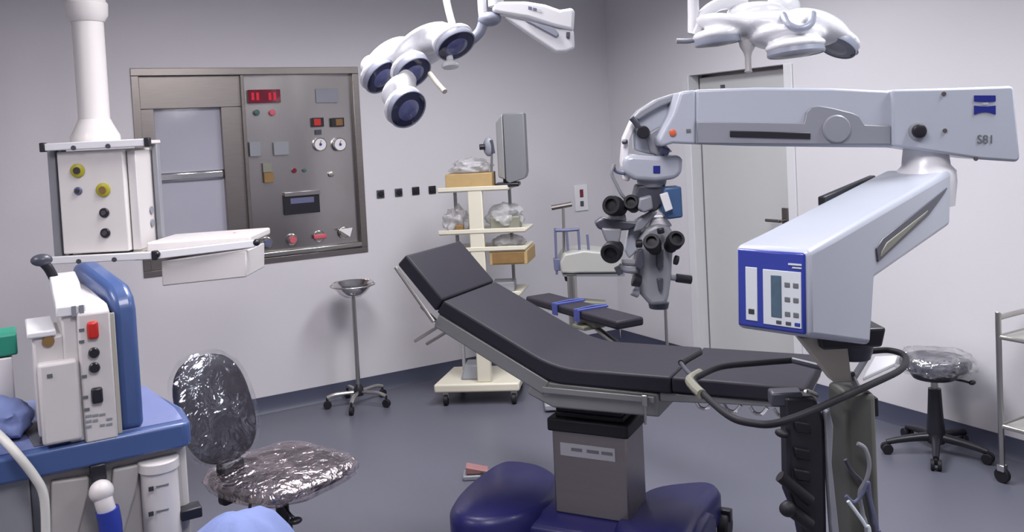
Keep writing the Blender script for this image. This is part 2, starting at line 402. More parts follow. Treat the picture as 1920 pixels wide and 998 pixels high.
for k, (xx, c_) in enumerate(((481, 'black_plastic'), (500, 'rack_blue'), (547, 'pale_red'), (598, 'pale_red'), (645, 'paper_white'))):
    yy = 456 - k*3.2 + (0 if k < 2 else 0)
    yy = {481: 453, 500: 455, 547: 449, 598: 443, 645: 436}[xx]
    a = cpx(xx, yy); o_ = MB().lathe((a.x, YF+.004, a.z), (0, -1, 0), [(.038, 0), (.038, .012), (.030, .026)], 20).build('gas_outlet', 'dull_chrome', cp)
    if k == 3: MB().box((a.x, YF-.026, a.z), (.085, .014, .03)).build('outlet_cap', c_, o_, bevel=.006)
    elif k == 4: MB().prism([(a.x-.05, YF-.03, a.z+.028), (a.x+.05, YF-.03, a.z+.028), (a.x+.03, YF-.03, a.z-.03)], (0, .008, 0)).build('outlet_flag', c_, o_)
    else: MB().cyl((a.x, YF-.022, a.z), (a.x, YF-.036, a.z), .022 if k else .014, seg=16).build('outlet_cap', c_, o_)
MB().box(((cx0+cx1)/2, YL+.0, vz0+.022), (cx1-cx0, .04, .03)).build('drip_rail', 'dull_chrome', cp, bevel=.006)

# sockets and switch on the wall
for i, (x, y) in enumerate(((713, 364), (747, 361), (779, 358), (810, 356))):
    a = PY(x, y, YL); lab = ['leftmost small dark wall socket, beside the stainless panel', 'second small dark wall socket right of the stainless panel', 'third small dark wall socket right of the stainless panel', 'rightmost small dark wall socket, just before the cream cart'][i]
    t = thing('wall_socket', lab, 'socket', (a.x, YL, a.z), 'row of four dark sockets on the wall')
    MB().box((a.x, YL-.005, a.z), (.055, .010, .055)).build('back_box', 'scope_darkgrey' if i < 2 else 'black_plastic', t, bevel=.004)
    MB().lathe((a.x, YL-.010, a.z), (0, -1, 0), [(.021, 0), (.021, .003), (.017, .004)], 20).build('socket_insert', 'black_rubber', t)
a = PY(1089, 371, YL)
t = thing('wall_switch', 'white wall switch plate with dark red rocker, behind the microscope', 'switch', (a.x, YL, a.z))
MB().box((a.x, YL-.006, a.z), (.12, .011, .20)).build('plate', 'white_plastic', t, bevel=.003)
MB().box((a.x, YL-.013, a.z+.035), (.03, .008, .06)).build('rocker', 'crimson', t, bevel=.002)
MB().box((a.x, YL-.013, a.z-.045), (.03, .008, .04)).build('rocker', 'scope_darkgrey', t, bevel=.002)
# ------------------------------------------------------------------ operating table
TE = (.551, -.834, 0)
FT = frame((1.766, 2.815, 0), TE)     # local x = towards the foot end, y = far side, z up
tb = thing('operating_table', 'operating table with black padded top, raised backrest and dark blue wheeled base', 'operating table', FT @ Matrix.Translation((.08, .2, 0)))
TW = .45
def pad(name, prof, y0=0., y1=TW, th=None, m_='black_vinyl', par=None):
    m = MB(FT); m.prism([(s, y0, z) for s, z in prof], (0, y1-y0, 0)); return m.build(name, m_, par or tb, bevel=.009, seg=3)
def slab(p, q, th, s0=0., s1=0.):   # sheet between two top points, given thickness; s0/s1 shear the ends
    return [p, q, (q[0]+s1, q[1]-th*1.0), (p[0]+s0, p[1]-th*1.0)]
def offs(p, q, t):
    d = Vector((q[0]-p[0], q[1]-p[1])).normalized(); n = Vector((d.y, -d.x)); 
    if n.y > 0: n = -n
    return n*t
HD, NK, HG, MD, FE = (-.645, 1.221), (-.478, 1.040), (0.0, .80), (.452, .80), (.914, .80)
TH = .062
def quad(p, q, t0, t1):
    n = offs(p, q, 1.0); return [p, q, (q[0]+n[0]*t1, q[1]+n[1]*t1), (p[0]+n[0]*t0, p[1]+n[1]*t0)]
# mitred sections so they follow on without gaps
def mitre(a, b, c, t):
    n1 = offs(a, b, 1); n2 = offs(b, c, 1); k = (n1+n2).normalized(); k = k*(t/max(.5, k.dot(n1))); return (b[0]+k[0], b[1]+k[1])
n0 = offs(HD, NK, TH)
h_b = (HD[0]+n0[0], HD[1]+n0[1]); nk_b = mitre(HD, NK, HG, TH); hg_b = mitre(NK, HG, MD, TH)
def shade_side(prof, y):  # piping side band
    pass
g = .0015
hp = pad('head_cushion', [HD, (NK[0]-g, NK[1]+g), (nk_b[0]-g, nk_b[1]+g), h_b])
def bend(p0, p1, p2, r):
    p0, p1, p2 = Vector(p0), Vector(p1), Vector(p2); a = p1+(p0-p1).normalized()*r; b = p1+(p2-p1).normalized()*r
    return [tuple(a*(1-t)**2+p1*2*t*(1-t)+b*t*t) for t in (0, .2, .4, .6, .8, 1)]
NKi = (NK[0]+g, NK[1]-g); nki = (nk_b[0]+g, nk_b[1]-g); MDt = (MD[0]-g, MD[1]); MDb = (MD[0]-g, MD[1]-TH)
bp_ = pad('main_cushion', [NKi] + bend(NKi, HG, MDt, .10) + [MDt, MDb] + bend(MDb, hg_b, nki, .05) + [nki])
lp = pad('leg_cushion', [(MD[0]+g, MD[1]), (FE[0], FE[1]), (FE[0], FE[1]-TH*.9), (MD[0]+g, MD[1]-TH*.9)])
# frame under the cushions
def under(a, b, gap, th, y0, y1, name, m_='table_grey'):
    n = offs(a, b, 1.0)
    pr = [(a[0]+n[0]*gap, a[1]+n[1]*gap), (b[0]+n[0]*gap, b[1]+n[1]*gap), (b[0]+n[0]*(gap+th), b[1]+n[1]*(gap+th)), (a[0]+n[0]*(gap+th), a[1]+n[1]*(gap+th))]
    m = MB(FT); m.prism([(s, y0, z) for s, z in pr], (0, y1-y0, 0)); return m.build(name, m_, tb, bevel=.006)
hgx = (hg_b[0]-.01, hg_b[1]-.004)
under(NK, HG, TH+.004, .060, .006, .05, 'back_frame'); under(NK, HG, TH+.004, .060, TW-.05, TW-.006, 'back_frame')
under((NK[0]+.03, NK[1]-.015), (HG[0]-.05, HG[1]+.025), TH+.006, .012, .05, TW-.05, 'back_plate')
under(HD, NK, TH+.004, .018, .05, TW-.05, 'head_plate', 'table_grey')
m = MB(FT); m.prism([(s, .01, z) for s, z in ((-.085, .742), (.40, .732), (.40, .645), (-.02, .640), (-.13, .685))], (0, TW-.02, 0)); m.build('seat_frame', 'table_grey', tb, bevel=.008)
m = MB(FT); m.prism([(s, .02, z) for s, z in ((.40, .735), (.905, .740), (.905, .722), (.62, .712), (.40, .70))], (0, TW-.04, 0)); m.build('leg_plate', 'table_grey', tb, bevel=.005)
for y in (-.012, TW+.012):
    m = MB(FT); m.box((.17, y, .715), (.44, .008, .022)); m.cyl((0, y, .715), (0, .01 if y < 0 else TW-.01, .715), .006, seg=10); m.cyl((.34, y, .715), (.34, .01 if y < 0 else TW-.01, .715), .006, seg=10)
    m.build('side_rail', 'table_grey', tb, bevel=.002)
# head rail and adjusting levers
nn = offs(HD, NK, 1.0); 
m = MB(FT); a = Vector((HD[0]+nn[0]*.075+.01, -.012, HD[1]+nn[1]*.075)); b = Vector((NK[0]+nn[0]*.10+.03, -.012, NK[1]+nn[1]*.10-.02)); m.tube([a, b], .008, 8, smooth=0); m.build('head_rail', 'dull_chrome', tb)
for (pa, pb, nm) in (((790, 575), (838, 622), 'lever'), ((778, 640), (822, 612), 'lever'), ((800, 645), (838, 622), 'lever')):
    P0 = FT @ Vector((0, .02, 0)); A = PP(*pa, P0, (.834, .551, 0)); B = PP(*pb, P0, (.834, .551, 0))
    MB().tube([A, B], .0075, 8, smooth=0).build(nm, 'dull_chrome', tb)
m = MB(FT); m.cyl((-.40, .02, .925), (-.40, .43, .925), .014); m.cyl((-.455, .02, .945), (-.455, .43, .945), .010); m.build('pivot_bar', 'dull_chrome', tb)
for s in (.36,): 
    MB(FT).box((s, -.024, .715), (.02, .018, .04)).build('rail_clamp', 'dull_chrome', tb, bevel=.003)
MB(FT).cyl((.36, -.03, .70), (.36, -.03, .63), .005, seg=8).build('clamp_screw', 'dull_chrome', tb)
for s in (.56, .66, .75, .83):
    MB(FT).tube([(s-.03, .03, .712), (s-.015, .03, .69), (s+.01, .03, .688), (s+.03, .03, .712)], .007, 8).build('strap_hook', 'chrome', tb)
# lifting column
cs0, cs1, cw0, cw1 = -.072, .235, .10, .31
cl = MB(FT).span((cs0, cw0, .19), (cs1, cw1, .522)).build('column_cover', 'column_steel', tb, bevel=.006)
MB(FT).span((cs0+.035, cw0-.003, .425), (cs1-.045, cw0, .475)).build('label_plate', 'label_paper', cl, label='pale rectangular label plate')
for s_, w_ in ((.02, .045), (.085, .05), (.145, .045)):
    MB(FT).span((s_-.01, cw0-.0045, .448), (s_-.01+w_, cw0-.003, .460)).build('label_print', 'grey_ink', cl)
m = MB(FT)
m.span((cs0-.014, cw0-.014, .520), (cs1+.014, cw1+.014, .572)); m.build('column_collar', 'black_rubber', tb, bevel=.008)
for k in range(3):
    MB(FT).span((cs0+.012+.004*(k % 2), cw0+.01, .572+k*.022), (cs1-.012-.004*(k % 2), cw1-.01, .594+k*.022)).build('bellows_fold', 'black_rubber', tb, bevel=.006)
# blue base: two cross lobes and a spine, sloping covers
def blob(pts, z0, z1, inset, name):
    n = len(pts); c = Vector((sum(p[0] for p in pts)/n, sum(p[1] for p in pts)/n))
    # smooth the outline
    Q = []
    for i in range(n):
        a, b, c_, d = [Vector(pts[(i+k) % n]) for k in (-1, 0, 1, 2)]
        for k in range(6):
            t = k/6; Q.append(.5*((2*b)+(c_-a)*t+(2*a-5*b+4*c_-d)*t*t+(3*b-a-3*c_+d)*t**3))
    m = MB(FT); N_ = len(Q)
    lay = []
    for (z, k) in ((z0, .02), (z0+.015, 0.), (z1-.035, 0.0), (z1-.012, inset*.5), (z1, inset)):
        row = []
        for i in range(N_):
            t = (Q[(i+1) % N_]-Q[i-1]).normalized(); nrm = Vector((-t.y, t.x))
            if nrm.dot(c-Q[i]) < 0: nrm = -nrm
            q = Q[i]+nrm*k; row.append(m.v((q.x, q.y, z)))
        lay.append(row)
    for a, b in zip(lay, lay[1:]):
        for i in range(N_): m.b.faces.new((a[i], a[(i+1) % N_], b[(i+1) % N_], b[i]))
    m.b.faces.new(lay[0][::-1]); m.b.faces.new(lay[-1])
    return m.build(name, 'table_blue', tb, bevel=0, angle=.9)
blob([(-.50, .47), (-.34, .50), (-.20, .42), (-.14, .30), (-.12, .12), (-.18, -.03), (-.30, -.12), (-.42, -.11), (-.50, .02), (-.53, .25)], .05, .215, .03, 'head_end_cover')
m = MB(FT); m.prism([(-.30, y, z) for y, z in ((.02, .05), (.38, .05), (.38, .15), (.30, .19), (.10, .19), (.02, .15))], (.80, 0, 0)); m.build('spine_cover', 'table_blue', tb, bevel=.02, seg=3)
blob([(.18, .08), (.20, .40), (.36, .55), (.45, .56), (.49, .48), (.48, .20), (.50, -.14), (.40, -.19), (.30, -.10)], .07, .205, .025, 'foot_end_cover')
for (s, w_) in ((-.38, -.13), (-.42, .38), (.46, -.10), (.50, .50)):
    m = MB(FT); m.cyl((s-.022, w_, .055), (s+.022, w_, .055), .055); o_ = m.build('caster', 'black_rubber', tb, bevel=.008)
    MB(FT).box((s, w_, .10), (.06, .035, .05)).build('caster_fork', 'black_plastic', o_, bevel=.005)
# arm board on the far side
AB0 = PZ(1010, 556, .84); AB1 = PZ(1180, 602, .84)
ad = (AB1-AB0); ad.z = 0; AL = ad.length
FA = frame((AB0.x, AB0.y, 0), ad)
ab = MB(FA).box((AL*.5, .0, .83), (AL+.02, .15, .04)).build('arm_board', 'black_vinyl', tb, bevel=.012, seg=3)
for k in (.37, .62):
    m = MB(FA); m.tube([(AL*k, -.085, .80), (AL*k, -.083, .858), (AL*k, .0, .862), (AL*k, .083, .858), (AL*k, .085, .80)], .004, 8, smooth=0)
    m.box((AL*k, 0, .853), (.045, .165, .008)); m.box((AL*k, -.082, .828), (.045, .006, .055)); m.build('arm_strap', 'strap_blue', ab)
m = MB(FA); m.box((AL*.62, .0, .79), (.16, .07, .035)); m.box((AL*.62, -.02, .772), (.10, .12, .02)); m.build('arm_board_bracket', 'olive_grey', tb, bevel=.005)
A_ = FA @ Vector((AL*.62, 0, .775)); B_ = FT @ Vector((.25, TW+.01, .715)); 
MB().tube([A_, (A_+B_)/2+Vector((0, 0, -.02)), B_], .014, 10).build('arm_board_support', 'dull_chrome', tb)

# foot pedal on the floor
a = PZ(893, 884, .03)
t = thing('foot_pedal', 'small dark foot pedal with pinkish top on floor behind the table base', 'foot pedal', (a.x, a.y, 0))
FP_ = frame((a.x, a.y, 0), RH)
MB(FP_).box((0, 0, .012), (.13, .09, .024)).build('base', 'scope_midgrey', t, bevel=.006)
MB(FP_).prism([(-.05, -.035, .028), (.06, -.035, .028), (.06, -.035, .04), (-.05, -.035, .065)], (0, .07, 0)).build('tread', 'dull_pink', t, bevel=.004)
MB(FP_).cyl((.03, -.05, .035), (.03, .05, .035), .008).build('hinge', 'dark_steel', t)

# ------------------------------------------------------------------ bowl stand
a = PZ(674, 760, 0)
bs = thing('bowl_stand', 'stainless bowl on a thin wheeled stand below the stainless wall panel', 'bowl stand', (a.x, a.y, 0))
def zat(p, y):
    lo, hi = -1., 4.
    for _ in range(50):
        md = (lo+hi)/2; d = np.array([p[0], p[1], md])-C0; yy = CY-FPX*(d @ UP)/(d @ FWD)
        if yy > y: lo = md
        else: hi = md
    return lo
zr = zat(a, 531); zb_ = zat(a, 558)
m = MB(); prof = [(.02, zb_), (.05, zb_+.006), (.085, zb_+.028), (.115, zb_+.065), (.128, zr), (.134, zr+.004), (.130, zr-.001), (.108, zb_+.064), (.08, zb_+.034), (.045, zb_+.013), (.001, zb_+.010)]
m.rings([(Vector((a.x, a.y, z)), r) for r, z in prof], 32, axis=(0, 0, 1)); m.build('bowl', 'chrome', bs, angle=1.2)
m = MB(); m.tube([(a.x+.14*math.cos(k*PI/12), a.y+.14*math.sin(k*PI/12), zr-.012) for k in range(24)], .005, 8, closed=True, smooth=0); m.build('bowl_ring', 'dull_chrome', bs)
MB().cyl((a.x, a.y, .10), (a.x, a.y, zb_+.002), .014, seg=14).build('pole', 'dull_chrome', bs)
MB().lathe((a.x, a.y, .065), (0, 0, 1), [(.03, 0), (.034, .02), (.03, .05), (.016, .075)], 18).build('hub', 'black_plastic', bs)
for k in range(5):
    an = .35+k*2*PI/5; dx, dy = math.cos(an), math.sin(an)
    l_ = MB().tube([(a.x+dx*.02, a.y+dy*.02, .088), (a.x+dx*.14, a.y+dy*.14, .088), (a.x+dx*.20, a.y+dy*.20, .072)], .012, 8).build('leg', 'dull_chrome', bs)
    cx_, cy_ = a.x+dx*.20, a.y+dy*.20
    MB().cyl((cx_-dy*.012, cy_+dx*.012, .026), (cx_+dy*.012, cy_-dx*.012, .026), .026, seg=16).cyl((cx_, cy_, .03), (cx_, cy_, .075), .008, seg=8).build('caster', 'black_rubber', l_, bevel=.002)

# ------------------------------------------------------------------ cream equipment cart
c0 = PZ(838, 760, 0); c1 = PZ(972, 757, 0)
cdir = (c1-c0).normalized()
FC = frame((c0.x, c0.y, 0), cdir)     # local x along front, y to the back
FCi = FC.inverted()
ct = thing('equipment_cart', 'cream wheeled equipment cart with central post and four shelves behind the operating table', 'equipment cart', FC)
nF = (FC @ Vector((0, 1, 0, )) - FC.translation)
def cc(x, y, w=0.0): return FCi @ PP(x, y, FC @ Vector((0, w, 0)), (nF.x, nF.y, nF.z))
bl = cc(814, 716); br = cc(975, 733)
m = MB(FC); m.prism([(bl.x, -.03, .085), (br.x, -.03, .085), (br.x+.02, .40, .085), (bl.x+.06, .40, .085)], (0, 0, .055)); m.build('base_plate', 'cream_enamel', ct, bevel=.012, seg=3)
m = MB(FC); m.box(((bl.x+br.x)/2-.03, .16, .185), (.16, .2, .09), taper=.7); m.build('transformer_box', 'scope_midgrey', ct, bevel=.01)
for (x, y) in ((bl.x+.07, .0), (br.x-.04, .0), (bl.x+.12, .36), (br.x-.03, .36)):
    o_ = MB(FC).cyl((x-.014, y, .034), (x+.014, y, .034), .034, seg=18).build('caster', 'black_rubber', ct, bevel=.004)
    MB(FC).box((x, y+.01, .065), (.038, .03, .042)).build('caster_fork', 'dull_chrome', o_, bevel=.003)
pc0 = cc(880, 430); pc1 = cc(907, 430)
MB(FC).span((pc0.x, -.0, .14), (pc1.x, .05, cc(890, 352).z)).build('post', 'cream_enamel', ct, bevel=.006)
SH = []
for (xl, xr_, yy, dp) in ((820, 952, 354, .34), (822, 985, 434, .34), (822, 985, 468, .34), (846, 975, 553, .34)):
    a_ = cc(xl, yy); b_ = cc(xr_, yy); z = cc(895, yy).z
    s_ = MB(FC); s_.prism([(a_.x, .0, z-.018), (b_.x, .0, z-.018), (b_.x+.03, dp, z-.018), (a_.x+.03, dp, z-.018)], (0, 0, .018)); s_ = s_.build('shelf', 'cream_enamel', ct, bevel=.005)
    MB(FC).prism([(a_.x, -.004, z-.012), (a_.x, -.004, z+.014), (a_.x+.0, .004, z+.014), (a_.x+.0, .004, z-.012)], (b_.x-a_.x, 0, 0)).build('shelf_lip', 'cream_enamel', s_, bevel=.003)
    SH.append((a_.x, b_.x, z))
for x in (SH[0][0]+.05, SH[0][1]-.03):
    MB(FC).span((x, .30, .13), (x+.02, .335, SH[0][2]-.019)).build('rear_post', 'monitor_grey', ct, bevel=.004)
# things on the cart
z = SH[0][2]
xa = cc(834, 345).x; xb = cc(922, 345).x; ht = cc(880, 326).z-z
t = MB(FC).span((xa, .02, z), (xb, .24, z+ht)).build('cardboard_box', 'cardboard', label='flat tan cardboard box on the top shelf of the cream cart', cat='box', bevel=.004)
def crumple(name, c, r, m_, seed, amp=.22, parent=None, M=None, **k):
    m = MB(M); b = m.b
    bmesh.ops.create_icosphere(b, subdivisions=4, radius=1.0)
    for v in b.verts:
        n = v.co.normalized(); f = noise.noise(n*2.2+Vector((seed, 0, 0)))*amp + abs(noise.noise(n*5+Vector((0, seed, 0))))*amp*.6
        v.co = n*(1+f); v.co = Vector((v.co.x*r[0]+c[0], v.co.y*r[1]+c[1], max(v.co.z, -.55)*r[2]+c[2]))
    b.transform(m.M)
    return m.build(name, m_, parent, angle=1.0, **k)
xm = (xa+xb)/2
crumple('wrapped_bundle', (xm, .13, z+ht+.034), (.12, .10, .055), 'film_wrap_grey', 3.1, .40, M=FC, label='crumpled plastic wrapped bundle lying on the tan cardboard box', cat='wrapped bundle')
# flat monitor seen from behind its edge
ml = cc(927, 215, .17); mr = cc(985, 215, .17); zt = ml.z; zb2 = cc(955, 345, .17).z
mo = thing('flat_monitor', 'tall pale grey flat monitor turned edge-on at the right end of the cart top', 'monitor', FC @ Vector(((ml.x+mr.x)/2, .17, z)))
wM = mr.x-ml.x
m = MB(FC); m.prism([(ml.x+.012, .10, zt-.055), (ml.x+.06, .05, zt), (ml.x+.06, .05, z+.045), (ml.x+.012, .10, z+.06)], (.0, .16, 0)); m.build('rear_cover', 'monitor_grey', mo, bevel=.008)
m = MB(FC); m.prism([(ml.x+.064, .045, z+.04), (ml.x+.085, .045, z+.02), (mr.x-.01, .03, z+.05), (mr.x, .03, z+.085), (mr.x, .03, zt), (ml.x+.064, .045, zt)], (.0, .20, 0)); m.build('screen_housing', 'monitor_dark', mo, bevel=.006)
MB(FC).box((ml.x+.07, .12, z+.012), (.15, .16, .024)).build('stand_foot', 'black_plastic', mo, bevel=.006)
MB(FC).box((ml.x+.065, .14, z+.03), (.05, .05, .06)).build('stand_neck', 'black_plastic', mo, bevel=.004)
k_ = cc(916, 275, .06)
ch = thing('camera_head', 'small camera head with black lens cap mounted left of the flat monitor', 'camera', FC @ Vector((k_.x, .06, z)))
MB(FC).tube([(k_.x+.01, .06, z+ht), (k_.x+.018, .06, k_.z-.04), (k_.x+.01, .06, k_.z)], .008, 8).build('stalk', 'dull_chrome', ch)
MB(FC).ell((k_.x+.0, .06, k_.z), (.035, .025, .062)).build('body', 'scope_grey', ch)
MB(FC).cyl((k_.x+.018, .05, k_.z+.04), (k_.x+.03, .05, k_.z-.045), .012, seg=12).build('grip', 'scope_darkgrey', ch)
MB(FC).cyl((k_.x-.02, .04, k_.z), (k_.x-.055, .035, k_.z), .018, seg=16).build('lens_cap', 'black_plastic', ch, bevel=.003)
# second shelf
z = SH[1][2]
x1_ = cc(850, 430).x
crumple('wrapped_bundle', (x1_+.005, .15, z+.050), (.080, .09, .085), 'film_wrap_grey', 8.3, .50, M=FC, label='grey plastic wrapped bundle left of the post on the second shelf', cat='wrapped bundle')
x2_ = cc(945, 430).x
t = thing('instrument_case', 'dark instrument case inside clear plastic right of the post on second shelf', 'case', FC @ Vector((x2_, .15, z)))
MB(FC).box((x2_, .15, z+.04), (.19, .17, .078)).build('case', 'olive_grey', t, bevel=.008)
crumple('clear_bag', (x2_, .15, z+.068), (.112, .10, .080), 'film_wrap_grey', 5.5, M=FC, parent=t, amp=.30)
xk = cc(860, 428).x
MB(FC).box((xk, .045, z+.02), (.05, .05, .04)).build('small_box', 'brown_wood', label='small reddish brown box at the left end of the second shelf', cat='box', bevel=.004)
z = SH[2][2]; x3 = cc(950, 462).x
crumple('wrapped_bundle', (x3, .15, z+.028), (.10, .10, .042), 'film_wrap_grey', 12.3, M=FC, label='low plastic wrapped bundle on third shelf above the brown drawer', cat='wrapped bundle')
a_ = cc(917, 474); b_ = cc(988, 474); zb3 = cc(950, 497).z
m = MB(FC); m.prism([(a_.x, .01, zb3), (b_.x, .01, zb3), (b_.x+.03, .32, zb3), (a_.x+.03, .32, zb3)], (0, 0, SH[2][2]-.02-zb3)); dw = m.build('drawer_box', 'cardboard', ct, bevel=.003, label='brown wooden drawer box')
MB(FC).span((a_.x+.02, .004, zb3+.008), (b_.x-.02, .010, SH[2][2]-.028)).build('drawer_front', 'brown_wood', dw, bevel=.002)
z = SH[3][2]
xq = cc(960, 548).x
MB(FC).box((xq-.06, .15, z+.03), (.14, .16, .06)).build('instrument_box', 'scope_midgrey', label='low grey box on the lowest cart shelf behind the backrest', cat='box', bevel=.006)

# ------------------------------------------------------------------ instrument stand with blue rack (behind the table)
DS = 5.45
def ds(x, y, d=0.): return PD(x, y, DS+d)
b0 = ds(1074, 560); 
st = thing('instrument_stand', 'stand with cream tray, blue wire rack and T-shaped bar behind the table', 'instrument stand', (b0.x, b0.y, 0))
FS = frame((b0.x, b0.y, 0), RH)
m = MB(); m.cyl((b0.x, b0.y, .05), (b0.x, b0.y, ds(1074, 516).z), .030, seg=16); m.build('column', 'dull_chrome', st)
MB(FS).box((0, 0, .03), (.42, .30, .04)).build('foot', 'scope_midgrey', st, bevel=.01)
m = MB(); m.prism([ds(1050, 492), ds(1058, 477), ds(1095, 470), ds(1160, 476), ds(1172, 512), ds(1052, 513)], FH*.30); tr = m.build('tray', 'tray_cream', st, bevel=.012, seg=3)
m = MB(); m.prism([ds(1056, 514, .02), ds(1172, 513, .02), ds(1172, 519, .02), ds(1056, 519, .02)], FH*.26); m.build('tray_edge', 'scope_midgrey', tr)
MB().prism([ds(1058, 516, .05), ds(1082, 516, .05), ds(1080, 528, .05), ds(1060, 528, .05)], FH*.08).build('bracket', 'black_plastic', st, bevel=.004)
MB().tube([ds(1058, 480, .1), ds(1056, 386, .1)], .010, 8, smooth=0).build('upright', 'dull_chrome', st)
MB().tube([ds(1034, 390, .1), ds(1072, 383, .1)], .016, 10, smooth=0).build('cross_bar', 'dark_steel', st)
rk = MB().tube([ds(1041, 432, .06), ds(1062, 432, .06), ds(1085, 430, .06)], .011, 8, smooth=0).build('rack_rail', 'rack_blue', st)
for x, y0, y1 in ((1041, 428, 515), (1062, 430, 470), (1084, 428, 475), (1101, 440, 472)):
    MB().tube([ds(x, y0, .06), ds(x+3, y1, .06)], .008, 8, smooth=0).build('rack_wire', 'rack_blue', rk)
MB().prism([ds(1038, 486, .05), ds(1052, 486, .05), ds(1052, 508, .05), ds(1040, 508, .05)], FH*.06).build('rack_clip', 'rack_blue', rk, bevel=.003)
MB().prism([ds(1084, 564, .05), ds(1138, 568, .05), ds(1138, 588, .05), ds(1084, 584, .05)], FH*.10).build('control_box', 'olive_grey', st, bevel=.006)
MB().tube([ds(1076, 575, .08), ds(1090, 575, .08)], .012, 8, smooth=0).build('control_box_arm', 'dull_chrome', st)

# thin pole stand under the microscope
a = PZ(1253, 700, 0)
t = thing('pole_stand', 'thin upright metal pole stand against the right wall below the microscope', 'stand', (a.x, a.y, 0))
MB().cyl((a.x, a.y, .03), (a.x, a.y, zat(a, 500)), .011, seg=12).build('pole', 'dull_chrome', t)
MB().lathe((a.x, a.y, 0), (0, 0, 1), [(.13, 0), (.13, .012), (.03, .03), (.012, .05)], 24).build('foot', 'scope_midgrey', t)
MB().tube([(a.x-.05, a.y, zat(a, 500)), (a.x, a.y, zat(a, 500)+.02), (a.x+.05, a.y, zat(a, 500))], .007, 8).build('hook', 'dull_chrome', t)
# ------------------------------------------------------------------ operating microscope on floor stand
mc = thing('operating_microscope', 'grey-white floor-standing operating microscope with jointed arm reaching over the table', 'microscope', (1.87, 1.52, 0))
# horizontal arm: traced on a vertical plane 2.5 m ahead, 0.14 m thick
AP = C0 + FWD*2.5; AN = (FH.x, FH.y, 0)
def ap(x, y, d=0.): return PP(x, y, AP + np.array(FH)*d, AN)
def aprof(pix, th, d=0.): return MB().prism([ap(x, y, d) for x, y in pix], FH*th)
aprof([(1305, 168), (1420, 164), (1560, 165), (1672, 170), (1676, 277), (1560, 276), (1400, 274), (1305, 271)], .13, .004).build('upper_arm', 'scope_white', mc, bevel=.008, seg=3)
aprof([(1306, 228), (1420, 229), (1508, 231), (1512, 210), (1522, 200), (1535, 198), (1560, 202), (1600, 212), (1612, 218), (1622, 234), (1671, 236), (1671, 271), (1500, 271), (1308, 269)], .012, -.004).build('arm_inlay', 'scope_grey', mc, bevel=.003, label='mid grey inlay along the arm')
aprof([(1369, 245), (1520, 249), (1520, 261), (1369, 257)], .012, -.008).build('arm_slot', 'black_plastic', mc, bevel=.002)
c = ap(1567, 242); MB().lathe(c, -FH, [(.040, 0), (.040, .008), (.036, .012), (.001, .013)], 32).build('brake_disc', 'scope_grey', mc)
# elbow block at the right end
aprof([(1672, 168), (1740, 166), (1810, 164), (1895, 161), (1902, 164), (1914, 296), (1908, 304), (1840, 299), (1780, 290), (1700, 278), (1674, 274)], .15, -.012).build('elbow_block', 'scope_white', mc, bevel=.010, seg=3)
c = ap(1720, 246, -.012); kn = MB().lathe(c, -FH, [(.026, 0), (.026, .004), (.021, .006)], 28).build('clamp_knob', 'scope_midgrey', mc)
MB().lathe(c-FH*.005, -FH, [(.019, 0), (.019, .012), (.012, .016), (.001, .016)], 24).build('knob_grip', 'black_plastic', kn)
for x, y in ((1769, 176), (1771, 245), (1829, 298)):
    MB().lathe(ap(x, y, -.012), -FH, [(.006, 0), (.006, .004), (.001, .005)], 12).build('screw', 'dark_steel', mc)
MB().lathe(ap(1355, 163, .07), UZ, [(.007, -.004), (.007, .006)], 12).build('screw', 'ink', mc)
# emblem: two blue blocks with curved gap, and model lettering
def arcblock(x0, x1, yt0, yt1, ctop, cbot, name):
    n = 10; P = []
    for i in range(n+1):
        t = i/n; P.append((x0+(x1-x0)*t, yt0 + ctop*math.sin(PI*t)))
    for i in range(n, -1, -1):
        t = i/n; P.append((x0+(x1-x0)*t, yt1 + cbot*math.sin(PI*t)))
    MB().prism([ap(x, y, -.0145) for x, y in P], FH*.004).build(name, 'logo_blue', mc)
arcblock(1827, 1867, 179, 190, 0, 1.5, 'emblem'); arcblock(1827, 1867, 198, 215, 1.5, -4.5, 'emblem')
text('lettering', 'ZEISS', ap(1847, 194.5, -.0150), RH - UZ*-.0, UZ, .008, 'scope_white_top', mc)
text('model_lettering', 'S81', ap(1848, 262, -.0135), RT, UZ, .034, 'grey_ink', mc)
# left end cap of the arm
aprof([(1262, 215), (1276, 172), (1305, 168), (1305, 271), (1262, 269), (1240, 276), (1236, 262)], .13, .004).build('arm_head', 'scope_white', mc, bevel=.008, seg=3)
MB().lathe(ap(1261, 249, .004), -FH, [(.010, 0), (.010, .004), (.006, .006)], 16).build('status_light', 'orange_red', mc)
MB().box(ap(1291, 245, .002), (.012, .004, .008), rot=frame((0, 0, 0), RH).to_3x3()).build('head_mark', 'grey_ink', mc)
# ------------- lower arm: box with control panel
sA = PD(1516, 471, 1.95); q = PD(1785, 317, 2.50)
sd = (q-sA); sd.z = 0; sd.normalize(); sn = Vector((sd.y, -sd.x, 0))          # sd along the arm (away), sn to the right (towards camera side)
if sn.dot(RH) < 0: sn = -sn
def lp_(x, y, d=0.): return PP(x, y, np.array(sA + sn*d), tuple(sn))
LW = .190
def lprof(pix, th, d=0.): return MB().prism([lp_(x, y, d) for x, y in pix], -sn*th)
lprof([(1517, 470), (1560, 447), (1785, 318), (1783, 423), (1642, 522), (1634, 648), (1519, 634)], LW).build('lower_arm', 'scope_white', mc, bevel=.014, seg=3)
lprof([(1644, 466), (1656, 448), (1778, 352), (1770, 366), (1742, 404), (1647, 492)], .012, .004).build('cable_recess', 'scope_darkgrey', mc, bevel=.002)
lprof([(1654, 472), (1664, 455), (1742, 394), (1735, 404), (1652, 484)], .012, .006).build('recess_cover', 'olive_grey', mc, bevel=.002)
c = lp_(1740, 330, -LW/2); 
j0 = ap(1735, 288, .07)
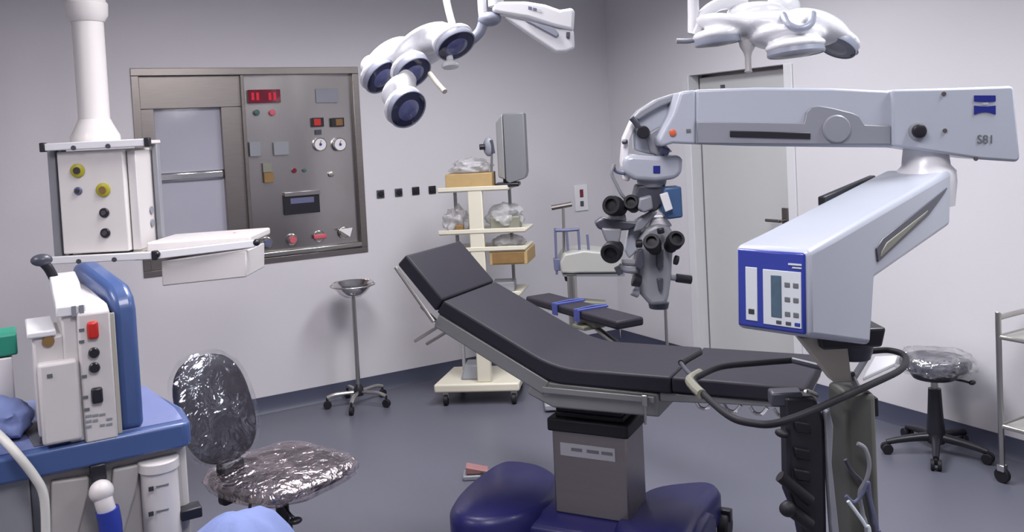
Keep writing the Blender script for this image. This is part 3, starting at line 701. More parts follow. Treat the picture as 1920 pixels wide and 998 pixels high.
jt = Vector((j0.x, j0.y, 0))
ztop = ap(1735, 281, .07).z
zj = lp_(1780, 330).z
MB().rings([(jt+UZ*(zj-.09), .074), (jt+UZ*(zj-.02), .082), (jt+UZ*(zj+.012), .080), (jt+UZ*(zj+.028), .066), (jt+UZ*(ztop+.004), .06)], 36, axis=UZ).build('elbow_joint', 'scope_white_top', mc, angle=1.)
# hand slot on the far top edge
a = lp_(1640, 398, -LW); b = lp_(1716, 352, -LW)
m = MB(); v0 = PP(1546, 362, np.array(sA-sn*LW), tuple(sn)); v1 = PP(1642, 322, np.array(sA-sn*LW), tuple(sn))
v0 = PP(1546, 372, np.array(sA-sn*LW), tuple(sn)); v1 = PP(1642, 330, np.array(sA-sn*LW), tuple(sn))
m.prism([v0+UZ*.004, v0-UZ*.022, v1-UZ*.018, v1+UZ*.002], -sn*.02); m.build('side_grip', 'black_plastic', mc, bevel=.003)
# front panel
PN = -sd    # outward normal of the front
fpo = np.array(sA + PN*.002)
def fp(x, y, d=0.): return PP(x, y, fpo + np.array(PN)*d, tuple(PN))
sA = lp_(1517, 470); Dn = lp_(1519, 634)-sA
zt_ = sA.z-.006
xl_, xr_ = .008, LW-.006       # across, from right edge to the left
def fpt(u, z): return sA + PN*.003 - sn*u + UZ*0 + Vector((0, 0, z-sA.z))
hB = sA.z - lp_(1519, 634).z
def fr_box(name, u0, u1, z0, z1, m_, d=.003, th=.004, par=None, bev=.001, label=None):
    # u: 0 right edge .. 1 left edge ; z: 0 top .. 1 bottom
    pts = [sA + PN*(d+.004) - sn*(LW*u) + Dn*z for u, z in ((u0, z0), (u1, z0), (u1, z1), (u0, z1))]
    return MB().prism(pts, -PN*th).build(name, m_, par or mc, bevel=bev, label=label)
pnl = fr_box('control_panel', .04, .94, .03, .965, 'panel_blue', .004, .01, None, .006, 'dark blue control panel face')
fr_box('membrane_strip', .66, .82, .24, .88, 'membrane', .006, .004, pnl)
fr_box('membrane_keys', .08, .58, .25, .90, 'membrane', .006, .004, pnl)
fr_box('panel_screen', .33, .47, .31, .80, 'lcd', .0075, .004, pnl)
fr_box('panel_key', .70, .78, .74, .80, 'ink', .0075, .003, pnl)
for i, z in enumerate((.38, .55, .72)):
    fr_box('key_arrow', .22, .29, z, z+.055, 'grey_ink', .0075, .003, pnl); fr_box('key_arrow', .11, .18, z, z+.055, 'grey_ink', .0075, .003, pnl)
for u in (.37, .245, .13):
    fr_box('panel_key', u-.035, u+.035, .835, .875, 'scope_darkgrey' if u > .2 else 'panel_blue', .0075, .003, pnl)
fr_box('panel_lettering', .07, .24, .155, .175, 'membrane', .006, .003, pnl, 0); fr_box('panel_lettering', .07, .19, .195, .21, 'membrane', .006, .003, pnl, 0)
# ------------- mount and column
cb = PD(1597, 650, 2.28); cxy = Vector((cb.x, cb.y, 0)); zc = lp_(1580, 641).z
FM = frame((cb.x, cb.y, 0), sn*-1)
FCm = frame((cb.x, cb.y, 0), RH)
MB(FCm).box((-.026, .0, zc-.032), (.15, .15, .052), taper=1.12).build('swivel_mount', 'black_plastic', mc, bevel=.008)
MB().cyl(cxy+UZ*(zc-.10), cxy+UZ*(zc-.05), .045, .058).build('swivel_neck', 'scope_darkgrey', mc)
FCm = frame((cb.x, cb.y, 0), RH)
MB(FCm).box((-.006, .0, .55), (.078, .13, .90)).build('column', 'column_olive', mc, bevel=.015, seg=3)
MB(FCm).prism([(-.150, -.05, zc-.03), (-.03, -.05, zc-.03), (-.02, -.05, zc-.15), (-.065, -.05, zc-.15)], (0, .05, 0)).build('beige_shield', 'beige_cover', mc, bevel=.005)

# base below the frame
MB(FCm).box((0, .02, .09), (.16, .62, .10)).build('base_spine', 'scope_white', mc, bevel=.02)
for sx in (-1, 1):
    o_ = MB(FCm).box((0, .30*sx+.02, .09), (.60, .11, .08)).build('base_foot', 'scope_white', mc, bevel=.02)
    for s2 in (-1, 1):
        MB(FCm).cyl((s2*.25-.02, .30*sx+.02, .04), (s2*.25+.02, .30*sx+.02, .04), .04).build('caster', 'black_rubber', o_, bevel=.004)
# push bar loop
ZB = 1.02
def hb(x, y, z=ZB): return PZ(x, y, z)
m = MB(); m.tube([hb(1486, 676), hb(1420, 681), hb(1352, 688), hb(1312, 705), hb(1300, 716), hb(1330, 750), hb(1372, 783), hb(1412, 794), hb(1450, 795), hb(1500, 780), hb(1560, 754), hb(1640, 718), hb(1688, 694), hb(1699, 675), hb(1690, 663), hb(1664, 657), hb(1632, 659)], .0088, 12, smooth=5)
m.build('push_bar', 'black_rubber', mc)
MB().tube([hb(1312, 700), hb(1294, 712), hb(1300, 724), hb(1316, 740)], .013, 10).build('bar_sleeve', 'olive_grey', mc)
MB().tube([hb(1277, 681, .9), hb(1312, 661, .9)], .011, 10, smooth=0).build('bar_stub', 'black_rubber', mc)
MB().tube([hb(1277, 681, .9), hb(1288, 696, .92), hb(1300, 708)], .007, 10).build('bar_stub_arm', 'scope_darkgrey', mc)
for (x, y) in ((1632, 659), (1610, 731)):
    MB().tube([hb(x, y), cxy+UZ*ZB], .009, 8, smooth=0).build('bar_bracket', 'scope_darkgrey', mc)
MB().tube([hb(1486, 676), cxy+UZ*(ZB+.01)], .009, 8, smooth=0).build('bar_bracket', 'scope_darkgrey', mc)
MB().prism([hb(1618, 716), hb(1678, 688), hb(1684, 674), hb(1640, 676)], UZ*.012).build('side_tray', 'scope_white_top', mc, bevel=.003)
MB().box(hb(1472, 745), (.075, .05, .035), rz=-.6).build('bar_clamp', 'scope_darkgrey', mc, bevel=.006)
for x in (1462, 1482): MB().tube([hb(x, 738, .98), hb(x+26, 756, .98)], .006, 8, smooth=0).build('clamp_lever', 'chrome', mc)
MB(FCm).box((.052, .03, ZB-.08), (.03, .05, .05)).build('bar_post', 'black_plastic', mc, bevel=.004)
# foot control hanging on the column
def hp_(x, y, d=0.): return PD(x, y, 2.13+d)
fc = thing('foot_control', 'black foot control unit hung upright on the microscope stand', 'foot control', hp_(1510, 870))
MB().prism([hp_(1472, 745), (hp_(1530, 745)), hp_(1548, 790), hp_(1552, 1010), hp_(1548, 1060), hp_(1515, 1060), hp_(1500, 985), hp_(1478, 930), hp_(1476, 820)], FH*.06).build('housing', 'black_plastic', fc, bevel=.01)
for i, (xa_, ya_, xb_, yb_, r) in enumerate(((1462, 893, 1520, 940, .014), (1470, 948, 1520, 985, .015))):
    MB().tube([hp_(xa_, ya_, -.02), hp_(xb_, yb_, -.02)], r, 12, smooth=0).build('pedal_tread', 'black_rubber', fc)
MB().ell(hp_(1477, 955, -.03), (.020, .02, .018)).build('toe_knob', 'black_rubber', fc)
MB().ell(hp_(1466, 813, -.0), (.012, .02, .010)).build('side_knob', 'black_rubber', fc)
for y in (790, 840, 880): MB().prism([hp_(1490, y, -.012), hp_(1520, y+6, -.012), hp_(1522, y+26, -.012), hp_(1494, y+22, -.012)], FH*.02).build('rib_plate', 'black_rubber', fc, bevel=.004)
MB().prism([hp_(1548, 775, -.01), hp_(1556, 770, -.01), hp_(1563, 800, -.01), hp_(1560, 870, -.01), hp_(1573, 990, -.01), hp_(1578, 1060, -.01), hp_(1566, 1060, -.01), hp_(1558, 960, -.01), hp_(1552, 860, -.01)], FH*.03).build('side_strip', 'scope_grey', fc, bevel=.003)
MB().tube([hp_(1515, 750, .03), hp_(1512, 735, .05), hp_(1530, 742, .10)], .007, 8).build('hanger_hook', 'dull_chrome', fc)
# cables by the column
def cbz(x, y, d=0.): return PD(x, y, 2.19+d)
CB = [([(1608, 832), (1622, 842), (1630, 870), (1625, 898), (1612, 925), (1618, 965), (1626, 1010)], .0055, 'scope_midgrey', 'pale grey cable looping from the right side of the microscope column', 0),
      ([(1585, 862), (1598, 885), (1616, 905), (1628, 940), (1634, 975), (1640, 1015)], .005, 'scope_darkgrey', 'dark cable running down the right side of the microscope column', .02),
      ([(1586, 930), (1602, 942), (1618, 925), (1628, 905), (1632, 935), (1645, 990), (1650, 1020)], .0045, 'rack_blue', 'bluish cable crossing over the others beside the microscope column', -.02),
      ([(1590, 940), (1605, 960), (1622, 985), (1632, 1015)], .0045, 'membrane', 'lowest pale cable at the foot of the microscope column', -.04)]
for pts, r, m_, lab, d in CB:
    g = PD(pts[-1][0], pts[-1][1], 2.2+d); P = [cbz(x, y, d) for x, y in pts]
    P += [Vector((g.x, g.y, .35)), Vector((g.x+.02, g.y-.02, .16))]
    MB().tube(P, r, 8).build('cable', m_, label=lab, cat='cable', group='cables beside the microscope column')
# ------------- microscope head hanging at the left end of the arm
DH = 2.60
def sc(x, y, d=0.): return PD(x, y, DH+d)
def scprism(pix, th, name, m_, d=0., bev=.006, par=None, label=None):
    return MB().prism([sc(x, y, d) for x, y in pix], FH*th).build(name, m_, par or mc, bevel=bev, seg=3, label=label)
def sccyl(p, q, r, name, m_, r1=None, par=None, label=None, bev=.003):
    return MB().cyl(sc(*p), sc(*q), r, r1, 28).build(name, m_, par or mc, bevel=bev, label=label)
hs = scprism([(1262, 176), (1274, 173), (1276, 186), (1240, 200), (1215, 214), (1198, 226), (1186, 222), (1200, 206), (1232, 186)], .08, 'swan_neck', 'scope_grey', .0)
scprism([(1200, 218), (1236, 192), (1262, 186), (1264, 214), (1240, 262), (1262, 285), (1222, 290), (1192, 282), (1190, 240)], .07, 'neck_body', 'scope_white', .02)
scprism([(1212, 252), (1238, 236), (1246, 262), (1252, 288), (1240, 296), (1220, 286)], .05, 'neck_web', 'scope_grey', .0)
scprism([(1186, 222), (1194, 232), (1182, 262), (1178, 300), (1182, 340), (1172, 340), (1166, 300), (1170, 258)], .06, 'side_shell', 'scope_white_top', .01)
sccyl((1206, 248, -.035), (1207, 249, .04), .019, 'tension_knob', 'black_plastic')
MB().tube([sc(1184, 221, -.02), sc(1192, 230, -.02), sc(1197, 240, -.02)], .009, 10).build('lever_joint', 'scope_darkgrey', mc)
sccyl((1171, 263, -.005), (1172, 269, .0), .009, 'pin', 'scope_darkgrey')
sccyl((1238, 280, -.02), (1254, 286, -.02), .011, 'lock_knob', 'rack_blue')
hd = scprism([(1170, 296), (1186, 290), (1240, 293), (1276, 291), (1281, 300), (1280, 324), (1268, 336), (1230, 341), (1190, 338), (1172, 326)], .13, 'head_housing', 'scope_white', -.03, .014, label='white rounded housing with small blue emblem')
scprism([(1225, 311), (1238, 311), (1238, 325), (1225, 325)], .004, 'emblem', 'logo_blue', -.033, .001, hd)
MB().tube([sc(1152, 308, 0), sc(1147, 325, 0), sc(1155, 345, 0), sc(1168, 368, 0), sc(1185, 380, .02)], .005, 8).build('head_cable', 'scope_midgrey', mc)
MB().tube([sc(1172, 326, .01), sc(1156, 322, .01), sc(1150, 312, .01)], .005, 8).build('head_cable', 'rack_blue', mc)
sccyl((1222, 338, .03), (1222, 352, .03), .045, 'coupling', 'scope_grey', .038)
scprism([(1196, 348), (1248, 346), (1250, 372), (1232, 396), (1200, 398), (1190, 372)], .08, 'zoom_body', 'scope_darkgrey', .0)
scprism([(1200, 372), (1222, 366), (1226, 392), (1208, 400), (1196, 392)], .03, 'zoom_bracket', 'scope_grey', -.03)
cmx = scprism([(1246, 352), (1278, 350), (1281, 408), (1252, 412), (1240, 396)], .07, 'camera_module', 'navy_cabinet', -.02, label='navy blue camera module')
scprism([(1237, 365), (1252, 360), (1262, 392), (1248, 398)], .01, 'module_plate', 'lamp_white', -.04, .002, cmx)
# assistant's eyepieces on the left
def eyep(x, y, r, dirv, name='eyepiece', d=-.02, ln=.05):
    p = sc(x, y, d); v = Vector(dirv).normalized()
    o_ = MB().lathe(p - v*.0, v, [(r*.8, -ln), (r*.85, -.015), (r, -.012), (r, .012), (r*.9, .018), (r*.62, .018), (r*.55, .006), (.001, .006)], 28).build(name, 'black_rubber', mc)
    MB().lathe(p + v*.0065, v, [(r*.56, 0), (.001, .001)], 24).build('eyepiece_glass', 'black_rubber', o_)
    return o_
tocam = (Vector(C0)-sc(1200, 400)).normalized()
eyep(1150, 386, .030, tocam*.8 - RH*.35 + UZ*.15); eyep(1184, 381, .023, tocam*.8 - RH*.1 + UZ*.2, d=.0)
scprism([(1116, 418), (1130, 408), (1150, 412), (1190, 416), (1212, 404), (1214, 416), (1180, 432), (1140, 434), (1122, 430)], .05, 'side_tube_bridge', 'scope_darkgrey', .01)
scprism([(1128, 428), (1166, 430), (1162, 456), (1138, 456)], .05, 'side_tube', 'scope_midgrey', .0)
scprism([(1140, 396), (1172, 396), (1176, 418), (1146, 418)], .05, 'side_tube', 'scope_midgrey', .02)
eyep(1147, 473, .031, tocam*.9 - RH*.2 - UZ*.2, 'binocular_port')
MB().tube([sc(1160, 498, .0), sc(1172, 506, .0), sc(1196, 508, .0)], .009, 10).build('side_tube_link', 'scope_grey', mc)
MB().tube([sc(1166, 492, .02), sc(1200, 494, .02)], .010, 10, smooth=0).build('side_tube_link', 'scope_midgrey', mc)
scprism([(1152, 504), (1160, 500), (1168, 512), (1160, 518)], .02, 'side_lever', 'scope_darkgrey', -.02, .002)
scprism([(1196, 412), (1222, 396), (1234, 398), (1206, 432), (1188, 436)], .03, 'link_arm', 'scope_grey', -.0)
# main scope body
mb_ = scprism([(1212, 430), (1232, 420), (1256, 424), (1268, 446), (1262, 480), (1260, 520), (1255, 556), (1250, 572), (1220, 574), (1200, 552), (1192, 520), (1196, 480), (1200, 450)], .12, 'scope_body', 'scope_midgrey', .0, .012)
scprism([(1222, 410), (1250, 408), (1262, 424), (1240, 432), (1216, 426)], .08, 'scope_yoke', 'scope_white_top', .02)
scprism([(1182, 420), (1204, 426), (1196, 470), (1180, 486), (1172, 470)], .04, 'scope_cover', 'scope_white', .04)
scprism([(1232, 470), (1244, 468), (1244, 500), (1238, 508), (1232, 500)], .02, 'scope_slot', 'scope_darkgrey', -.012, .002, mb_)
scprism([(1232, 524), (1244, 523), (1242, 546), (1236, 546)], .02, 'scope_slot', 'scope_darkgrey', -.012, .002, mb_)
scprism([(1198, 470), (1206, 468), (1208, 500), (1200, 506), (1192, 500)], .03, 'side_bracket', 'scope_darkgrey', -.03, .002, mb_)
eyep(1223, 456, .025, tocam*.85 - RH*.15 + UZ*.35, d=-.06); eyep(1266, 451, .025, tocam*.85 + RH*.25 + UZ*.35, d=-.06)
sccyl((1192, 457, -.03), (1204, 457, -.03), .012, 'focus_knob', 'black_plastic'); sccyl((1238, 428, -.03), (1240, 438, -.03), .011, 'focus_knob', 'black_plastic')
sccyl((1264, 487, -.03), (1272, 489, -.03), .014, 'focus_knob', 'black_plastic')
sccyl((1186, 524, -.02), (1202, 528, -.02), .020, 'focus_knob', 'black_plastic', .017)
sccyl((1256, 520, .02), (1272, 522, .02), .009, 'handle_stem', 'scope_grey')
sccyl((1267, 521, .02), (1297, 525, .02), .013, 'side_handle', 'black_plastic')
sccyl((1184, 546, .0), (1198, 552, .0), .012, 'small_knob', 'scope_grey')
MB().cyl(sc(1235, 566, .06), sc(1235, 579, .06), .032, .028, 28).build('objective_ring', 'scope_darkgrey', mc, bevel=.003)

# ------------------------------------------------------------------ surgical lights
def slight(label, pods, hub, body_extra, lm='lens_blue', lg_='lens_glow'):
    t = thing('surgical_light', label, 'surgical light', hub[0])
    b = MB()
    for (p, n, r) in pods:
        n = Vector(n).normalized(); p = Vector(p); R = n.to_track_quat('Z', 'Y').to_matrix()
        b.ell(p - n*.020, (r*1.10, r*1.10, .030), R, 28, 12)
        h = Vector(hub[0]); d = h-p
        ln = d.length; R2 = d.to_track_quat('X', 'Z').to_matrix()
        n2 = (n - R2.col[0]*n.dot(R2.col[0])).normalized(); R3 = Matrix((R2.col[0], n2.cross(R2.col[0]), n2)).transposed()
        b.ell((p+h)/2 - n*.028, (ln*.66, r*.80, .030), R3, 24, 12)
    for (c, rad, nrm) in body_extra:
        b.ell(c, rad, Vector(nrm).normalized().to_track_quat('Z', 'Y').to_matrix(), 24, 12)
    b.build('lamp_body', 'lamp_white', t, remesh=.007, smooth=12)
    for (p, n, r) in pods:
        n = Vector(n).normalized(); p = Vector(p)
        o_ = MB().lathe(p, n, [(r*1.0, -.012), (r*1.03, .008), (r*1.0, .014), (r*.95, .014), (r*.93, .006), (.001, .004)], 36).build('lens_ring', 'lamp_grey', t)
        l_ = MB().lathe(p, n, [(r*.94, .005), (r*.92, .012), (r*.6, .016), (.001, .018)], 32).build('lens', lm, t)
        MB().lathe(p + n*.014, n, [(r*.62, 0), (r*.50, .005), (.001, .009)], 28).build('reflector', lg_, l_)
    return t
def cn(r, u, c): return RT_*r + UP_*u - FW_*c
RT_ = Vector(RT); UP_ = Vector(UP); FW_ = Vector(FWD)
D1 = 3.35
pods = [(PD(853, 82, 3.28), cn(.445, -.774, .45), .076), (PD(772, 134, 3.28), cn(.54, -.69, .5), .074), (PD(762, 203, 3.16), cn(.6, -.5, .63), .074), (PD(714, 142, 3.38), cn(.66, -.64, .40), .076)]
hub = (PD(782, 100, 3.38),)
ex = [(PD(796, 88, 3.40), (.14, .14, .034), cn(-.50, .80, -.35)), (PD(730, 112, 3.46), (.12, .12, .040), cn(-.6, .72, -.3)), (PD(748, 172, 3.27), (.075, .075, .030), cn(-.6, .55, -.58)), (PD(698, 124, 3.46), (.05, .05, .045), cn(-.6, .72, -.3))]
L1 = slight('tilted white surgical light with four blue lenses, hanging left above the table', pods, hub, ex)
hdl = MB().tube([PD(806, 138, 3.27), PD(820, 156, 3.22), PD(834, 172, 3.18)], .010, 12).build('grip', 'beige_cover', L1)
MB().lathe(PD(844, 118, 3.3), cn(.1, -.97, .2), [(.012, -.03), (.014, -.01), (.030, .002), (.034, .012), (.030, .018), (.001, .018)], 24).build('focus_handle', 'lamp_white', L1)
# fork, arms and ceiling mount of the left light
yk = MB().tube([PD(880, 78, 3.34), PD(898, 62, 3.34), PD(906, 44, 3.34)], .020, 12).build('yoke', 'lamp_grey', L1)
MB().ell(PD(918, 36, 3.34), (.045, .045, .028)).build('swivel_joint', 'lamp_grey', L1)
MB().tube([PD(908, 45, 3.34), PD(904, 10, 3.34), PD(902, -60, 3.34)], .017, 12, smooth=4).build('drop_tube', 'lamp_white', L1)
MB().tube([PD(850, 52, 3.38), PD(838, 5, 3.36), PD(826, -70, 3.36)], .014, 12, smooth=4).build('drop_tube', 'lamp_white', L1)
def lg(x, y, d=0.): return PD(x, y, 3.30+d)
sa = MB().prism([lg(925, 2), lg(985, 2), lg(1022, 8), lg(1050, 18), lg(1074, 14), lg(1078, 22), lg(1076, 58), lg(1040, 50), lg(990, 34), lg(940, 26), lg(922, 22)], FH*.07).build('spring_arm', 'lamp_white', L1, bevel=.012, seg=3)
for x_, y_ in ((994, 15.5), (1003, 18), (1012, 20.5)):
    MB().prism([lg(x_-3.5, y_-4, -.003), lg(x_+3.5, y_-2.4, -.003), lg(x_+3.5, y_+3, -.003), lg(x_-3.5, y_+1.4, -.003)], FH*.006).build('lettering', 'membrane' if x_ == 1012 else 'rack_blue', sa)
MB().prism([lg(945, 30, .01), lg(1000, 42, .01), lg(1050, 54, .01), lg(1076, 56, .01), lg(1078, 90, .01), lg(1062, 97, .01), lg(1042, 98, .01), lg(1000, 70, .01), lg(960, 42, .01)], FH*.05).build('arm_cover', 'lamp_white', L1, bevel=.010, seg=3)
MB().prism([lg(985, 38, -.004), lg(1040, 52, -.004), lg(1048, 64, -.004), lg(1044, 70, -.004), lg(1010, 52, -.004)], FH*.02).build('arm_groove', 'lamp_grey', L1, bevel=.003)
MB().prism([lg(1062, 60, -.004), lg(1069, 60, -.004), lg(1068, 72, -.004), lg(1062, 70, -.004)], FH*.02).build('arm_clip', 'scope_darkgrey', L1, bevel=.002)
e1 = lg(930, 12, .03); top = Vector((e1.x, e1.y, ZC))
MB().tube([e1, Vector((e1.x, e1.y, e1.z+.12)), Vector((e1.x, e1.y, ZC-.03))], .03, 14, smooth=0).build('ceiling_tube', 'lamp_white', L1)
MB().cyl(top-UZ*.06, top, .10, .12).build('ceiling_canopy', 'lamp_white', L1)
for x_, D_ in ((902, 3.34), (826, 3.36)):
    p = PD(x_, -60 if x_ == 902 else -70, D_); MB().tube([p, Vector((p.x*.5+e1.x*.5, p.y*.5+e1.y*.5, p.z+.16)), Vector((e1.x, e1.y, p.z+.26))], .015, 10, smooth=4).build('arm_link', 'lamp_white', L1)
# right light
D2 = 3.35
dn = cn(0, -1, .10)
pods2 = [(PD(1345, 76, 3.35), cn(.12, -1, -.02), .085), (PD(1492, 96, 3.22), cn(.10, -1, .02), .100), (PD(1570, 84, 3.34), cn(-.45, -.85, .22), .075), (PD(1490, 62, 3.62), cn(0, -1, .02), .09), (PD(1395, 62, 3.60), cn(0, -1, .02), .08)]
hub2 = (PD(1425, 66, 3.42),)
ex2 = [(PD(1440, 52, 3.42), (.19, .19, .055), cn(0, 1, 0)), (PD(1370, 50, 3.40), (.14, .14, .04), cn(.2, 1, 0)), (PD(1530, 52, 3.36), (.13, .13, .06), cn(.40, 1, 0)), (PD(1475, 70, 3.30), (.14, .14, .04), cn(0, 1, -.1)), (PD(1420, 24, 3.44), (.12, .12, .04), cn(0, 1, 0))]
L2 = slight('white surgical light with broad petals, hanging right above the microscope arm', pods2, hub2, ex2, 'scope_grey', 'scope_midgrey')
MB().lathe(PD(1402, 92, 3.36), cn(.02, -1, .05), [(.034, -.03), (.03, -.01), (.017, .012), (.012, .03), (.012, .075), (.015, .088), (.001, .092)], 20).build('focus_handle', 'pendant_white', L2)
MB().tube([PD(1268, 77, 3.38), PD(1290, 77, 3.38), PD(1306, 74, 3.38)], .010, 10).build('grip', 'scope_grey', L2)
MB().tube([PD(1468, 28, 3.25), PD(1478, 46, 3.18), PD(1500, 54, 3.15), PD(1520, 44, 3.17), PD(1524, 26, 3.24)], .013, 12).build('rim_handle', 'lamp_grey', L2)
MB().tube([PD(1598, 86, 3.34), PD(1606, 98, 3.34), PD(1596, 102, 3.33)], .008, 8).build('grip', 'scope_darkgrey', L2)
MB().tube([PD(1300, 60, 3.42), PD(1300, 20, 3.42), PD(1299, -60, 3.42)], .022, 12, smooth=4).build('drop_tube', 'lamp_white', L2)
MB().tube([PD(1300, 66, 3.42), PD(1318, 30, 3.42), PD(1350, 8, 3.42), PD(1400, 6, 3.42)], .024, 12).build('yoke', 'lamp_white', L2)
MB().ell(PD(1468, 12, 3.42), (.07, .06, .05)).build('hub_cap', 'lamp_white', L2)
p = PD(1299, -60, 3.42); MB().tube([p, Vector((p.x, p.y, ZC-.03))], .024, 12, smooth=0).build('ceiling_tube', 'lamp_white', L2)
MB().cyl((p.x, p.y, ZC-.06), (p.x, p.y, ZC), .10, .12).build('ceiling_canopy', 'lamp_white', L2)
# ------------------------------------------------------------------ ceiling pendant on the left
DP = 4.15
def pp(x, y, d=0.): return PD(x, y, DP+d)
bc = pp(176, 470); 
pn = thing('ceiling_pendant', 'white ceiling-hung supply pendant with round column, socket box and shelf', 'pendant', (bc.x, bc.y, bc.z))
tp = pp(176, 262); r_ = 29/FPX*DP
axx, axy = pp(178, 240).x, pp(178, 240).y
zt1 = pp(178, 8).z; zt2 = pp(178, 30).z; zb1 = pp(178, 232).z; zb2_ = pp(178, 264).z
MB().cyl((axx, axy, zb1-.02), (axx, axy, zt2), r_*.95, r_*.95, 36).build('column', 'pendant_white', pn)
MB().rings([(Vector((axx, axy, z)), r) for z, r in ((zt2-.03, r_*1.0), (zt2, r_*1.25), (zt1, r_*1.28), (zt1+.01, r_*1.15), (zt1+.02, r_*1.15))], 36, axis=UZ).build('upper_collar', 'pendant_white', pn)
MB().cyl((axx, axy, zt1+.01), (axx, axy, ZC-.04), r_*1.1, r_*1.1, 36).build('drop_tube', 'beige_cover', pn)
MB().cyl((axx, axy, ZC-.06), (axx, axy, ZC), .16, .2, 36).build('ceiling_canopy', 'pendant_white', pn)
MB().rings([(Vector((axx, axy, z)), r) for z, r in ((zb2_-.02, r_*1.5), (zb2_+.02, r_*1.5), (zb1-.01, r_*1.15), (zb1+.02, r_*.97))], 36, axis=UZ).build('lower_flange', 'pendant_white', pn)
# box: front plane direction slightly turned so that its right side shows
FPn = frame((axx, axy, 0), RH)      # local x to the right and slightly nearer
bx_d = (FPn @ Vector((1, 0, 0)) - FPn.translation); by_d = (FPn @ Vector((0, 1, 0)) - FPn.translation)
def px_(x, y, w=-.14): return FPn.inverted() @ PP(x, y, FPn @ Vector((0, w, 0)), tuple(by_d))
L_ = px_(112, 380).x; R_ = px_(236, 380).x; zt = px_(170, 282).z; zb = px_(180, 474).z
MB(FPn).span((L_, -.14, zb), (R_, .17, zt)).build('socket_box', 'pendant_white', pn, bevel=.006)
xl2 = px_(90, 380).x
for (x0_, x1_, y0_, y1_) in ((xl2, xl2+.035, -.12, -.08), (xl2+.04, xl2+.06, -.10, -.06)):
    MB(FPn).span((x0_, y0_, zb-.02), (x1_, y1_, zt+.02)).build('frame_post', 'scope_midgrey', pn, bevel=.004)
xr2 = px_(262, 380).x
MB(FPn).span((R_+.055, .05, zb-.02), (R_+.08, .09, zt+.02)).build('frame_post', 'scope_midgrey', pn, bevel=.004)
MB(FPn).span((R_+.005, -.11, zb), (R_+.045, .14, zt-.01)).build('side_panel', 'machine_white', pn, bevel=.004)
for k, y_ in enumerate((425, 400)):
    q_ = px_(255, y_); MB(FPn).cyl((R_+.044, .02, q_.z), (R_+.052, .02, q_.z), .018).build('side_socket', 'scope_grey', pn)
# top and bottom rails with caps
for (yy, xa_, xb_) in ((272, 82, 278), (484, 90, 292)):
    a = px_(xa_, yy, -.17); b = px_(xb_, yy, -.17); z = (a.z+b.z)/2
    rl = MB(FPn).span((a.x, -.185, z-.016), (b.x, -.165, z+.018)).build('equipment_rail', 'lamp_white', pn, bevel=.004)
    MB(FPn).span((a.x+.03, -.165, z-.006), (b.x-.05, .10, z+.012)).build('rail_plate', 'pendant_white', pn, bevel=.004)
    for xx in (a.x, b.x): MB(FPn).span((xx-.012, -.190, z-.02), (xx+.012, -.160, z+.022)).build('rail_end_cap', 'black_plastic', rl, bevel=.004)
    for k in range(2):
        xx = a.x+(b.x-a.x)*(.3+.33*k); MB(FPn).cyl((xx, -.19, z-.008), (xx, -.18, z-.008), .011, seg=14).build('rail_screw', 'scope_darkgrey', rl)
def pin(x, y, r, m1, m2=None, lab=None):
    q_ = px_(x, y); o_ = MB(FPn).lathe((q_.x, -.139, q_.z), (0, -1, 0), [(r, 0), (r, .008), (r*.85, .011), (.001, .011)], 24); o_.M = FPn
    o_ = o_.build('outlet', m1, pn, label=lab)
    if m2: MB(FPn).cyl((q_.x, -.148, q_.z), (q_.x, -.155, q_.z), r*.5, seg=16).build('outlet_core', m2, o_)
MB.lathe_local = None
for (x, y, r, m1, m2, lab) in ((146, 320, .032, 'yellow', 'ink', 'upper yellow gas outlet'), (194, 356, .032, 'yellow', 'brown_wood', 'lower yellow gas outlet'), (147, 358, .018, 'rack_blue', 'ink', None), (196, 399, .022, 'black_plastic', 'scope_darkgrey', None), (198, 437, .022, 'black_plastic', 'scope_darkgrey', None)):
    q_ = px_(x, y); w_ = FPn @ Vector((q_.x, -.139, q_.z)); nd = -Vector(by_d)
    sxx = 1
    o_ = MB().lathe(w_, nd, [(r, 0), (r, .008), (r*.85, .011), (.001, .011)], 24).build('outlet', m1, pn, label=lab)
    MB().cyl(w_+nd*.010, w_+nd*.016, r*.5, seg=16).build('outlet_core', m2, o_)
# shelf with drawer box to the right
def ps(x, y, d=0.): return PD(x, y, DP-.10+d)
sdir = None
a = ps(302, 490); b = ps(462, 470); c = ps(462, 520); d = ps(304, 537)
MB().prism([a, b, c, d], FH*.30).build('drawer_unit', 'machine_white', pn, bevel=.006)
MB().prism([ps(274, 455, -.02), ps(470, 441, .05), ps(470, 456, .05), ps(300, 478, -.02), ps(274, 474, -.02)], FH*.34).build('shelf', 'pendant_white', pn, bevel=.01, seg=3)
rl = MB().prism([ps(290, 472, -.05), ps(478, 450, -.0), ps(478, 464, -.0), ps(290, 487, -.05)], FH*.02).build('shelf_rail', 'lamp_white', pn, bevel=.004)
for x, y in ((294, 477), (481, 455)): MB().ell(ps(x, y, -.05), (.016, .016, .016)).build('rail_end_cap', 'black_plastic', rl)
MB().ell(ps(440, 441, .2), (.02, .02, .012)).build('red_marker', 'red', pn)
MB(FPn).span((R_, -.10, zb-.05), (R_+.16, .14, zb-.0)).build('shelf_arm', 'beige_cover', pn, bevel=.004)

